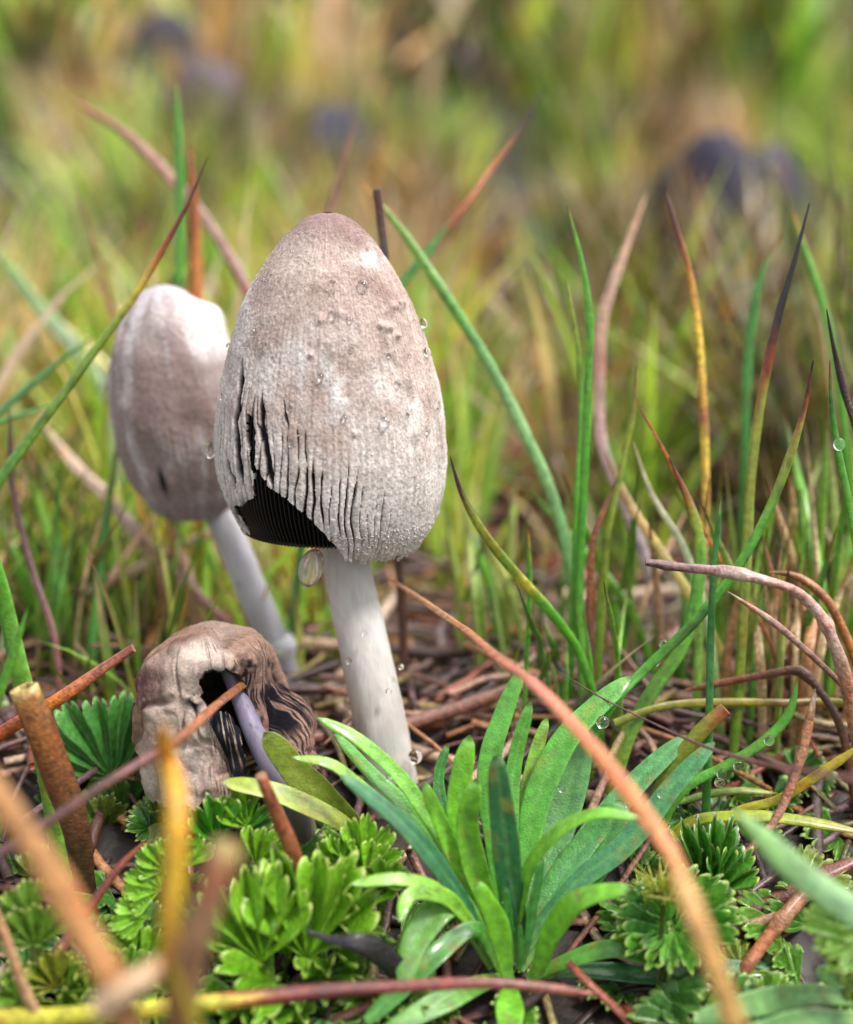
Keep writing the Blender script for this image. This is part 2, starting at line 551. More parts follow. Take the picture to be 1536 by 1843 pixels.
def cap_surface():
    N, M = 920, 270
    V, F, T, PH, ax = revolve(capB, capT, prof, N, M)
    nrm = vert_normals(V, F)
    if (nrm * (V - (capT + capB) / 2)).sum() < 0:
        F = F[:, ::-1]
        nrm = -nrm
    X, Y = seen(V)
    front = np.cos(PH) > -0.15
    warp = (vnoise(np.stack([PH * 3, T * 6, T * 0], 1), 1, 41) - 0.5) * 0.10 + (vnoise(np.stack([PH * 14, T * 14, T * 0], 1), 1, 42) - 0.5) * 0.03
    rib = (PH + warp) * NR / (2 * np.pi)
    kk = np.floor(rib).astype(int)
    fr = rib - kk
    g = np.abs(fr - 0.5) * 2                    # 1 in the groove, 0 on the rib
    rk = hash3(kk, kk * 0, kk * 0, 77)
    rk2 = hash3(kk, kk * 0 + 3, kk * 0, 78)
    plait = smooth(0.42, 0.85, T)
    # open slits
    y0 = np.interp(X, slit_x0, slit_y0) + (rk - 0.35) * 120
    y1 = 1010 - (rk2 > 0.6) * rk * 120
    reg = smooth(0, 30, Y - y0) * smooth(0, 20, y1 - Y) * front * smooth(735, 690, X)
    brk = vnoise(np.stack([kk * 5.3, T * 26, T * 0], 1), 1, 43)
    wid = (0.25 + 0.40 * rk2) * np.interp(X, [380, 470, 560, 640, 720], [0.75, 1.15, 1.0, 0.7, 0.3])
    wid = wid * (0.2 + 0.9 * brk)
    slit = reg * smooth(1 - wid, 1 - wid * 0.55, g)
    slit = np.where(rk > 0.80, slit * 0.12, slit) * smooth(0.22, 0.42, brk + 0.25 * (rk2 > 0.6))
    # long cracks
    for (pts, wd) in [(((437, 640), (433, 700), (424, 765), (428, 830), (436, 880)), 5.5), (((473, 700), (470, 760), (476, 800), (484, 850), (492, 885)), 6),
                      (((452, 745), (446, 790), (453, 820)), 7), (((405, 810), (412, 860), (425, 890)), 4), (((512, 715), (514, 750), (517, 770)), 3)]:
        pts = np.array(pts, float)
        cx = np.interp(Y, pts[:, 1], pts[:, 0])
        e = smooth(pts[0, 1], pts[0, 1] + 50, Y) * smooth(pts[-1, 1] + 8, pts[-1, 1] - 25, Y)
        jag = (vnoise(V, 12, 47) - 0.5) * 5
        slit = np.maximum(slit, front * smooth(wd * e + 1.0, wd * e * 0.5, np.abs(X - cx + jag)) * (e > 0.03))
    d = np.zeros(len(V))
    d += -0.011 * plait * g ** 2 * (0.35 + 0.65 * smooth(740, 560, X))
    d += -0.045 * slit
    d += (fbm(V, 1.6, 51) - 0.5) * 0.06 * smooth(0, 0.2, T)
    d += (fbm(V, 9.0, 52, 2) - 0.5) * 0.008
    d += (vnoise(np.stack([PH * 40, T * 9, T * 0], 1), 1, 57) - 0.5) * 0.010 * smooth(0.1, 0.4, T)
    d += (vnoise(V, 40.0, 53) - 0.5) * 0.006
    d += (vnoise(V, 75.0, 54) - 0.5) * 0.008
    rim = smooth(0.93, 1.0, T)
    d += (vnoise(V, 26, 55) - 0.4) * 0.06 * rim * (1 - slit)
    # torn-edge curl
    tear = [(447, 748), (453, 748), (458, 780), (459, 815), (462, 840), (468, 862), (482, 882), (504, 896), (542, 924), (574, 952), (600, 976),
            (630, 1012), (610, 1060), (430, 1060), (452, 974), (438, 950), (424, 928), (446, 914), (458, 900), (457, 870), (452, 840), (449, 800)]
    jx = (vnoise(V, 9, 61) - 0.5) * 8 + (vnoise(V, 25, 62) - 0.5) * 5
    cut = inpoly(X + jx, Y + jx * 0.5, tear) & front
    flake = np.zeros(len(V))
    for (fx, fy, sx, sy, a) in [(660, 465, 30, 22, .6), (612, 710, 22, 34, 1), (590, 660, 14, 40, .7), (545, 640, 10, 45, .6), (440, 545, 14, 40, .6),
                                (700, 690, 24, 40, .5), (610, 755, 26, 12, .6), (690, 760, 26, 14, .5), (540, 700, 8, 34, .5), (560, 600, 12, 30, .4)]:
        q = ((X - fx) / sx) ** 2 + ((Y - fy) / sy) ** 2
        flake = np.maximum(flake, front * a * np.exp(-q * 1.2) * smooth(0.38, 0.62, fbm(V, 9.0, 63)) * 1.3)
    d += flake * 0.012
    for (fx, fy, rr) in [(722, 548, 9), (708, 552, 6), (700, 590, 7), (715, 605, 6), (612, 565, 7), (685, 585, 6), (578, 575, 9), (560, 640, 5), (640, 780, 6)]:
        q = ((X - fx) ** 2 + (Y - fy) ** 2) / rr ** 2
        d += front * 0.03 * np.exp(-q) * (0.5 + vnoise(V, 30, 66))
    d *= smooth(0.0, 0.035, T)
    V2 = V + nrm * d[:, None]
    V2[:, 2] -= 0.11 * (V2[:, 0] - capB[0]) * smooth(0.45, 1.0, T)          # the margin hangs lower on one side
    # colour
    brown, pinkb, pale, grey = lin((150, 127, 118)), lin((190, 170, 160)), lin((222, 211, 204)), lin((226, 221, 219))
    m = (smooth(0.05, 0.8, T) * 0.75 + (fbm(V, 1.4, 71) - 0.5) * 1.3 + (fbm(V, 5.0, 72) - 0.5) * 0.75)
    c = brown + (pinkb - brown) * smooth(-0.25, 0.35, m)[:, None]
    c = c + (pale - c) * smooth(0.25, 0.85, m)[:, None]
    low = smooth(0.62, 0.95, T)[:, None]
    c = c + (grey - c) * low * 0.75
    topk = smooth(0.16, 0.0, T)[:, None]
    c = c + (lin((126, 100, 98)) - c) * topk * 0.8
    gr = vnoise(V, 36, 73)
    c = c * (0.80 + 0.4 * gr)[:, None]
    stq = vnoise(np.stack([PH * 55, T * 10, T * 0], 1), 1, 79)
    c = c * (0.9 + 0.2 * stq)[:, None]
    c = c + (lin((232, 226, 222)) - c) * np.clip(flake, 0, 0.85)[:, None]
    bs = smooth(0.62, 0.74, fbm(V, 4.2, 75)) * smooth(0.25, 0.4, T) * smooth(0.8, 0.6, T)
    c = c * (1 - 0.35 * bs)[:, None]
    c = c * (1 - 0.12 * (plait * g ** 2))[:, None]
    ink = lin((34, 27, 34))
    c = c + (ink - c) * np.clip(slit * 1.15, 0, 1)[:, None]
    # inky stain along the flap's lower edge
    st = front * smooth(34, 0, np.hypot(X - 440, (Y - 935) * 0.8)) * smooth(0.35, 0.6, fbm(V, 10, 76))
    c = c + (ink - c) * st[:, None]
    keep = ~(cut[F].sum(1) >= 2)
    # ragged lower margin
    ragged = 0.985 + 0.03 * vnoise(np.stack([PH * 14, PH * 0, PH * 0], 1), 1, 81) - 0.012 * g
    keep &= ~((T > ragged)[F].sum(1) >= 2)
    return V2, F[keep], c, nrm, X, Y, PH, cut


V_cap, F_cap, c_cap, n_cap, X_cap, Y_cap, PH_cap, cut_cap = cap_surface()
cap = mesh_obj('cap', V_cap, F_cap, M_CAP, c_cap, main)
cap['label'] = 'beige granular cap with dark slits and a torn black opening'


def cap_gills():
    N, M = 1160, 60
    nb = 145

    def dr(T, PH, R):
        k = np.abs(((PH * nb / (2 * np.pi)) % 1) - 0.5) * 2
        return -0.055 - 0.06 * k * smooth(0.3, 0.6, T)
    pr = [(t, r) for t, r in prof if t <= 0.96]
    V, F, T, PH, ax = revolve(capB, capT, pr, N, M, dr, tmax=0.955)
    # close the gill mass underneath, in to the stem
    last = V[-N:]
    Hc = np.linalg.norm(capB - capT)
    cen = capT + (capB - capT) * 0.93
    rings = [V]
    base = len(V)
    for q, k in ((1, 0.75), (2, 0.5), (3, 0.3)):
        rings.append(cen + (last - last.mean(0)) * k)
    V = np.concatenate(rings)
    off = base - N
    for q in range(3):
        j = np.arange(N)
        a, b = off + q * N, off + (q + 1) * N
        F = np.concatenate([F, np.stack([a + j, b + j, b + (j + 1) % N, a + (j + 1) % N], 1)])
    k = np.abs(((np.linspace(-np.pi, np.pi, N, endpoint=False) * nb / (2 * np.pi)) % 1) - 0.5) * 2
    kk = np.tile(k, len(V) // N)
    c = lin((13, 10, 12)) + (lin((36, 30, 31)) - lin((13, 10, 12))) * (smooth(0.45, 0.05, kk) * (0.3 + 0.7 * vnoise(V, 5, 91)))[:, None]
    o = mesh_obj('gills', V, F, M_GILL, c, cap)
    o['label'] = 'black crowded gills showing through the tear'


cap_gills()


def granules(parent, V, F, nrm, pick, count, rlo, rhi, colour, name='granules'):
    """mealy grains on a cap: small real pieces joined into one part"""
    ids = rng.choice(pick, count)
    oc = np.array([(1, 0, 0), (-1, 0, 0), (0, 1, 0), (0, -1, 0), (0, 0, 1), (0, 0, -1)], float)
    of = np.array([(0, 2, 4), (2, 1, 4), (1, 3, 4), (3, 0, 4), (2, 0, 5), (1, 2, 5), (3, 1, 5), (0, 3, 5)])
    r = rlo + (rhi - rlo) * rng.random(count) ** 2.5
    P = V[ids] + nrm[ids] * (r * 0.3)[:, None]
    jit = 1 + (rng.random((count, 6, 3)) - 0.5) * 0.6
    VV = (P[:, None, :] + oc[None] * jit * r[:, None, None]).reshape(-1, 3)
    FF = (of[None] + (np.arange(count) * 6)[:, None, None]).reshape(-1, 3)
    cc = np.repeat(colour * (0.8 + 0.4 * rng.random((count, 1))), 6, 0)
    o = mesh_obj(name, VV, FF, M_CAP, cc, parent)
    o['kind'] = 'stuff'
    return o


used = np.unique(F_cap)
tt = (V_cap[used, 2] - capT[2]) / (capB[2] - capT[2])
low = used[(tt > 0.9) & (rng.random(len(used)) < 1)]
granules(cap, V_cap, F_cap, n_cap, low, 3600, 0.004, 0.014, lin((214, 205, 200)), 'margin_granules')
bright = used[(c_cap[used].mean(1) > 0.2) & (tt > 0.05)]
granules(cap, V_cap, F_cap, n_cap, bright, 5200, 0.003, 0.008, lin((206, 190, 182)), 'surface_granules')
mushroom_stem('stem', [(604, 700, 0.45), (608, 880, 0.45), (622, 1000, 0.4), (648, 1130, 0.28), (678, 1270, 0.12), (702, 1400, 0.0), (712, 1470, -0.05)],
              [60, 72, 82, 88, 92, 96, 104], main,
              [(0, (190, 184, 180)), (0.3, (206, 200, 198)), (0.55, (216, 211, 206)), (0.85, (212, 205, 198)), (1, (180, 168, 155))])


def drop_mesh(name, p, nrm, r, squash=0.8, stretch=1.0):
    n, m = 14, 10
    th = np.linspace(0, np.pi, m)
    ph = np.linspace(0, 2 * np.pi, n, endpoint=False)
    TH, PH = np.meshgrid(th, ph, indexing='ij')
    nrm = nrm / np.linalg.norm(nrm)
    a = np.cross(nrm, (0.3, 0.1, 1.0))
    a /= np.linalg.norm(a)
    b = np.cross(nrm, a)
    V = p + (r * np.sin(TH) * np.cos(PH))[..., None] * a + (r * stretch * np.sin(TH) * np.sin(PH))[..., None] * b + (r * squash * np.cos(TH))[..., None] * nrm
    V = V.reshape(-1, 3)
    i, j = np.meshgrid(np.arange(m - 1), np.arange(n), indexing='ij')
    F = np.stack([i * n + j, (i + 1) * n + j, (i + 1) * n + (j + 1) % n, i * n + (j + 1) % n], -1).reshape(-1, 4)
    return mesh_obj(name, V, F, M_WATER, np.ones((len(V), 3)))


def cap_drop(px, py, rpx):
    k = np.cos(PH_cap) > -0.05
    d = np.where(k & ~cut_cap, np.hypot(X_cap - px, Y_cap - py), 1e9)
    i = np.argmin(d)
    r = rpx * sc
    o = drop_mesh('water_droplet', V_cap[i] + n_cap[i] * r * 0.6, n_cap[i], r, 0.8, 1.0 + 0.3 * random.random())
    tag(o, 'clear water droplet clinging to the tall mushroom cap', 'droplet', 'droplets on the tall cap')


DL = [(651, 517, 10), (597, 510, 5), (598, 527, 5), (598, 571, 8), (445, 620, 6), (461, 600, 7), (493, 646, 4), (577, 678, 6),
      (714, 692, 6), (522, 737, 6), (690, 757, 9), (733, 745, 4), (768, 770, 6), (374, 822, 13), (759, 583, 9), (765, 634, 8),
      (525, 798, 6), (632, 630, 4), (398, 716, 6), (405, 620, 4), (788, 735, 4), (791, 830, 4), (630, 577, 5), (620, 752, 5),
      (748, 862, 4), (586, 828, 4), (700, 640, 4), (560, 585, 3), (540, 560, 3), (450, 700, 3), (660, 720, 4), (740, 640, 3)]
for d in DL:
    cap_drop(*d)
# hanging guttation drop beside the stem
pd = at(560, 1022, 0.0)
gd = drop_mesh('hanging_droplet', pd, np.array([0.0, -1, 0]), 0.115, 0.95, 1.65)
gd.data.materials[0] = M_MILKY
tag(gd, 'large elongated water drop hanging below the black gills beside the stem', 'droplet')
pd2 = at(748, 1362, -0.22)
tag(drop_mesh('water_droplet', pd2, np.array([0.6, -1, 0.3]), 0.07), 'water droplet on the foot of the tall mushroom stem', 'droplet')
for (x, y, Y) in [(655, 1140, -0.08), (700, 1245, -0.22), (628, 1190, -0.1), (722, 1200, 0.0)]:
    tag(drop_mesh('water_droplet', at(x, y, Y), np.array([0.0, -1, 0.2]), 0.03), 'tiny water bead on the tall white stem', 'droplet', 'beads on the tall stem')

# --- the mushroom behind
rear = empty('mushroom', at(515, 1215, 2.1))
tag(rear, 'slimmer greyish mushroom behind the tall one, with a ringed foot', 'mushroom', 'ink cap mushrooms in the grass')
Yr = 2.3
rT, rB = at(290, 512, Yr), at(352, 928, Yr)
sr = ((rB - CAM) @ FWD) / FPX
profr = [(0, 0), (0.012, 22), (0.04, 46), (0.09, 66), (0.17, 86), (0.27, 102), (0.40, 115), (0.52, 120), (0.64, 118), (0.76, 108), (0.88, 88), (0.96, 66), (1.0, 52)]
profr = [(t, r * sr * 1.06) for t, r in profr]


def rear_cap():
    N, M = 520, 170
    V, F, T, PH, ax = revolve(rB, rT, profr, N, M)
    nrm = vert_normals(V, F)
    if (nrm * (V - (rT + rB) / 2)).sum() < 0:
        F = F[:, ::-1]
        nrm = -nrm
    X, Y = seen(V)
    g = np.abs((PH * 70 / (2 * np.pi)) % 1 - 0.5) * 2
    d = (fbm(V, 1.3, 151) - 0.5) * 0.22 * smooth(0, 0.2, T) - 0.015 * g ** 2 * smooth(0.45, 0.8, T) + (vnoise(V, 30, 152) - .5) * 0.010
    d += 0.10 * (np.cos(PH) > -0.5) * np.exp(-(((X - 390) / 40) ** 2 + ((Y - 565) / 34) ** 2))
    d += -0.05 * np.exp(-(((X - 352) / 30) ** 2 + ((Y - 545) / 50) ** 2))
    V2 = V + nrm * d[:, None]
    a, b, pale, lil = lin((168, 150, 146)), lin((130, 108, 103)), lin((212, 203, 202)), lin((172, 163, 174))
    m = fbm(V * np.array([1, 1, .5]), 1.8, 153) + 0.3 * (fbm(V, 6, 154) - .5)
    stk = vnoise(np.stack([PH * 9, T * 3, T * 0], 1), 1, 157)
    c = a + (pale - a) * smooth(0.40, 0.62, m * 0.6 + stk * 0.4)[:, None]
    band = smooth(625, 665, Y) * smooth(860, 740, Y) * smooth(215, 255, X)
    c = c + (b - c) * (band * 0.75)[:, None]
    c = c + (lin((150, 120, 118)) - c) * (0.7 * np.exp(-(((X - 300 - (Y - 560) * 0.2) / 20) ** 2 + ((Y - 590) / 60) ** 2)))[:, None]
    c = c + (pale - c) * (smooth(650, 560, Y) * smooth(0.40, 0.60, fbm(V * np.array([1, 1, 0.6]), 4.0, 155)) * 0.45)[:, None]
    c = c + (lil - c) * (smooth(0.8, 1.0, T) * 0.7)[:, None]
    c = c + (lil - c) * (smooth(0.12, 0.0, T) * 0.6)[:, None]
    mk = np.exp(-(((X - 290 - (Y - 872) * 0.3) / 7) ** 2 + ((Y - 872) / 24) ** 2)) * (np.cos(PH) > 0)
    c = c + (lin((46, 48, 48)) - c) * np.clip(mk * 1.4, 0, 1)[:, None]
    c = c * (0.85 + 0.3 * vnoise(V, 25, 156))[:, None]
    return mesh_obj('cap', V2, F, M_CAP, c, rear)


rc = rear_cap()
rg_V, rg_F, rg_T, rg_P, _ = revolve(rB, rT, profr, 200, 40, lambda T, P, R: -np.minimum(0.22, R * 0.4) - 0.03 * (np.sin(P * 60) > 0))
mesh_obj('gills', rg_V, rg_F, M_GILL, np.tile(lin((30, 26, 30)), (len(rg_V), 1)), rc)
mushroom_stem('stem', [(352, 780, Yr), (385, 900, Yr), (420, 980, 2.26), (452, 1060, 2.2), (485, 1135, 2.15), (502, 1170, 2.12), (512, 1205, 2.1), (522, 1260, 2.05)],
              [40, 48, 56, 58, 58, 56, 50, 54], rear, [(0, (196, 192, 198)), (0.5, (206, 203, 210)), (1, (192, 188, 192))])
# swollen ring near the foot
rgC = catmull(np.array([at(494, 1146, 2.13), at(503, 1166, 2.12), at(509, 1184, 2.1)]), 12)
rw = np.interp(np.linspace(0, 1, 12), [0, .35, .65, 1], [29, 34, 34, 26]) / FPX * 15.2
rv, rf, rt_, ru = sweep(rgC, rw, rw, nc=24)
mesh_obj('ring', rv, rf, M_STEM, np.tile(lin((216, 214, 218)), (len(rv), 1)), rear)


# --- the wilted mushroom in front
wilt = empty('mushroom', at(540, 1460, -0.75))
tag(wilt, 'wilted brown mushroom with collapsed, ink-stained and torn cap', 'mushroom', 'ink cap mushrooms in the grass')
Yw = -0.45
wT, wB = at(362, 1122, Yw + 0.2), at(424, 1405, Yw)
sw = ((wB - CAM) @ FWD) / FPX
profw = [(0, 0), (0.015, 30), (0.05, 62), (0.12, 98), (0.24, 128), (0.40, 146), (0.58, 158), (0.78, 166), (0.92, 166), (1.0, 160)]
profw = [(t, r * sw * 0.87) for t, r in profw]


def wilted_cap():
    N, M = 640, 230
    V, F, T, PH, ax = revolve(wB, wT, profw, N, M)
    nrm = vert_normals(V, F)
    if (nrm * (V - (wT + wB) / 2)).sum() < 0:
        F = F[:, ::-1]
        nrm = -nrm
    X, Y = seen(V)
    front = (np.cos(PH) > -0.1)
    d = (fbm(V, 1.5, 251) - 0.5) * 0.30 * smooth(0, .25, T) + (fbm(V, 5.0, 252) - 0.5) * 0.05 + (vnoise(V, 30, 253) - .5) * 0.008
    wr = np.abs(vnoise(np.stack([PH * 5 + T * 2, T * 4, T * 0], 1), 1, 254) - 0.5) * 2
    d += -0.04 * smooth(0.3, 0.0, wr) * smooth(0.05, 0.3, T) + (np.abs(fbm(V, 3.0, 257) - 0.5)) * 0.22 * smooth(0, .2, T)
    # lobes and folds of the collapsed cap
    d += -0.26 * front * np.exp(-(((X - 425) / 44) ** 2 + ((Y - 1262) / 46) ** 2))
    d += 0.13 * front * np.exp(-(((X - 350) / 44) ** 2 + ((Y - 1195) / 40) ** 2))
    d += 0.12 * front * np.exp(-(((X - 446) / 22) ** 2 + ((Y - 1205) / 50) ** 2))
    d += -0.30 * front * np.exp(-(((X - 508 - (Y - 1270) * 0.12) / 15) ** 2 + ((Y - 1280) / 75) ** 2))
    d += 0.10 * front * np.exp(-(((X - 545) / 18) ** 2 + ((Y - 1290) / 70) ** 2))
    d += -0.10 * front * np.exp(-(((X - 400) / 16) ** 2 + ((Y - 1145) / 26) ** 2))
    jag = (vnoise(V, 7, 255) - .5) * 20 + (vnoise(V, 20, 256) - .5) * 9
    tear = [(364, 1254), (380, 1222), (404, 1202), (434, 1216), (456, 1252), (462, 1284), (472, 1320), (505, 1365), (560, 1430), (560, 1520), (470, 1520),
            (452, 1410), (446, 1370), (440, 1330), (430, 1295), (412, 1280), (388, 1285), (372, 1272)]
    cut = inpoly(X + jag, Y + jag * 0.6, tear) & front
    flap = front * inpoly(X, Y, [(370, 1285), (405, 1275), (432, 1295), (446, 1350), (456, 1420), (420, 1400), (395, 1340)])
    d += 0.05 * flap
    tex = fbm(V, 3.2, 261)
    tan, brn, pale = lin((172, 140, 122)), lin((122, 90, 78)), lin((208, 188, 174))
    c = tan + (brn - tan) * smooth(0.45, 0.7, tex)[:, None]
    c = c + (pale - c) * (smooth(0.42, 0.66, fbm(V, 2.0, 262)) * smooth(470, 390, X))[:, None]
    c = c + (lin((204, 188, 178)) - c) * (front * smooth(1300, 1410, Y) * smooth(430, 330, X) * 0.6)[:, None]
    c = c + (lin((150, 116, 104)) - c) * (smooth(470, 520, X) * 0.6)[:, None]
    c = c + (brn - c) * (smooth(0.16, 0.0, T) * 0.6)[:, None]
    c = c + (lin((112, 84, 84)) - c) * (smooth(0.5, 0.68, fbm(V, 2.6, 264)) * smooth(0.75, 0.4, T) * 0.6)[:, None]
    c = c * (0.86 + 0.28 * vnoise(V, 24, 263))[:, None]
    c = c * (0.86 + 0.2 * smooth(0.0, 0.5, wr))[:, None]
    ink = lin((26, 24, 32))
    st = vnoise(np.stack([PH * 26 + T * 3, T * 5, T * 0], 1), 1, 271)
    st2 = vnoise(np.stack([PH * 60 + T * 5, T * 9, T * 0], 1), 1, 272)
    s = np.zeros(len(V))
    s = np.maximum(s, flap * smooth(0.22, 0.48, st2 * 0.6 + st * 0.5))
    s = np.maximum(s, front * np.exp(-(((X - 400) / 42) ** 2 + ((Y - 1225) / 26) ** 2) * 1.2) * smooth(0.45, 0.6, fbm(V, 9, 276)) * 1.3)
    s = np.maximum(s, front * np.exp(-(((X - 515) / 32) ** 2 + ((Y - 1275) / 72) ** 2) * 1.3) * smooth(0.24, 0.5, st2 * 0.7 + fbm(V, 8, 277) * 0.3) * 1.7)
    s = np.maximum(s, front * np.exp(-(((X - 432) / 30) ** 2 + ((Y - 1208) / 26) ** 2) * 1.2) * smooth(0.4, 0.6, fbm(V, 12, 273)) * 1.3)
    s = np.maximum(s, front * np.exp(-(((X - 352) / 13) ** 2 + ((Y - 1255) / 30) ** 2) * 1.2) * smooth(0.4, 0.55, fbm(V, 10, 274)) * 1.5)
    s = np.maximum(s, front * np.exp(-(((X - 430) / 60) ** 2 + ((Y - 1395) / 30) ** 2) * 1.2) * smooth(0.5, 0.62, fbm(V, 9, 275)))
    s = np.maximum(s, front * smooth(330, 420, X) * smooth(0.52, 0.64, st2 * 0.45 + fbm(V, 6, 278) * 0.55) * smooth(1130, 1190, Y) * 0.95)
    s = np.maximum(s, front * np.exp(-(((X - 490) / 14) ** 2 + ((Y - 1190) / 10) ** 2) * 1.2))
    c = c + (ink - c) * np.clip(s, 0, 1)[:, None]
    V2 = V + nrm * d[:, None]
    keep = ~(cut[F].sum(1) >= 2)
    keep &= ~(((T > 0.95 + 0.05 * vnoise(np.stack([PH * 9, T * 0, T * 0], 1), 1, 281)))[F].sum(1) >= 2)
    F = F[keep]
    o = mesh_obj('cap', V2, F, M_CAP, c, wilt)
    Vi = V2 - nrm * 0.06
    st3 = vnoise(np.stack([PH * 50, T * 3, T * 0], 1), 1, 291)
    ci = lin((24, 20, 24)) + (lin((70, 60, 62)) - lin((24, 20, 24))) * smooth(0.5, 0.8, st3)[:, None]
    g = mesh_obj('gills', Vi, F[:, ::-1].copy(), M_GILL, ci, o)
    return o


wc = wilted_cap()
wc['label'] = 'brown sunken cap with black ink streaks round a tear'
mushroom_stem('stem', [(400, 1180, -0.5), (432, 1255, -0.72), (458, 1320, -0.92), (492, 1385, -1.0), (530, 1440, -0.95), (545, 1500, -0.8)],
              [28, 32, 38, 42, 48, 54], wilt, [(0, (120, 110, 124)), (0.35, (140, 130, 154)), (0.7, (150, 140, 160)), (1, (110, 98, 100))])

# ------------------------------------------------------------------ the strap-leaved rosette
G1, G2, G3, G4 = (100, 178, 60), (128, 200, 50), (74, 146, 66), (146, 206, 68)


def strap_leaf(parent, pts, wpx, tone, Ypts, roll=0.0, chan=0.3, taper=0.55, yellow=0.0, th=0.22):
    SEED[0] += 1
    P = np.array([at(p[0], p[1], y) for p, y in zip(pts, Ypts)])
    n = 34
    C = catmull(P, n)
    t = np.linspace(0, 1, n)
    depth = (C - CAM) @ FWD
    w0 = wpx * 0.82 / FPX * depth.mean() * 0.5
    w = w0 * np.sqrt(np.clip(1 - (1 - np.clip(t / 0.13, 0, 1)) ** 2, 0.02, 1)) * (1 - (1 - taper) * smooth(0.35, 1.0, t)) * (0.72 + 0.28 * smooth(0.0, 0.5, t))
    h = w0 * th * (0.9 + 0.5 * smooth(0.5, 1, t)) * np.sqrt(np.clip(1 - (1 - np.clip(t / 0.06, 0, 1)) ** 2, 0.05, 1))
    ch = chan * smooth(0.04, 0.3, t)
    V, F, ts, us = sweep(C, w, h, hint=(0, -0.75, 0.66), nc=20, roll=roll, chan=0)
    # channel along the midrib, per sample
    hint = np.array([0, -0.75, 0.66])
    T = np.gradient(C, axis=0)
    T /= np.linalg.norm(T, axis=1)[:, None]
    N = hint - (T @ hint)[:, None] * T
    N /= np.linalg.norm(N, axis=1)[:, None]
    V = V - np.repeat(N * (ch * w)[:, None], 20, 0) * (1 - np.abs(us) ** 1.25)[:, None]
    V = V + (np.stack([vnoise(V, 3, SEED[0]), vnoise(V, 3, SEED[0] + 1), vnoise(V, 3, SEED[0] + 2)], 1) - 0.5) * 0.02
    base = lin(tone)
    c = np.repeat(base[None], len(V), 0)
    c = c * (0.72 + 0.56 * fbm(V, 3.0, SEED[0]))[:, None]
    edge = smooth(0.8, 1.0, np.abs(us))[:, None]
    c = c + (lin((150, 200, 110)) - c) * edge * 0.22
    mid = smooth(0.10, 0.0, np.abs(us))[:, None]
    c = c + (lin((140, 196, 110)) - c) * mid * 0.25
    c = c + (lin((165, 205, 140)) - c) * (smooth(0.06, 0.0, ts) * 0.5)[:, None]
    c = c + (lin((176, 210, 110)) - c) * (smooth(0.75, 1.0, ts) * 0.45)[:, None]
    if yellow:
        c = c + (lin((178, 186, 60)) - c) * (yellow * fbm(V, 2, 5))[:, None]
    spot = smooth(0.70, 0.78, fbm(V + SEED[0], 9, 8, 2))[:, None]
    c = c + (lin((150, 140, 60)) - c) * spot * 0.6
    sp = vnoise(V, 45, 7)[:, None]
    c = c * (0.88 + 0.24 * sp)
    return mesh_obj('leaf', V, F, M_LEAF, c, parent)


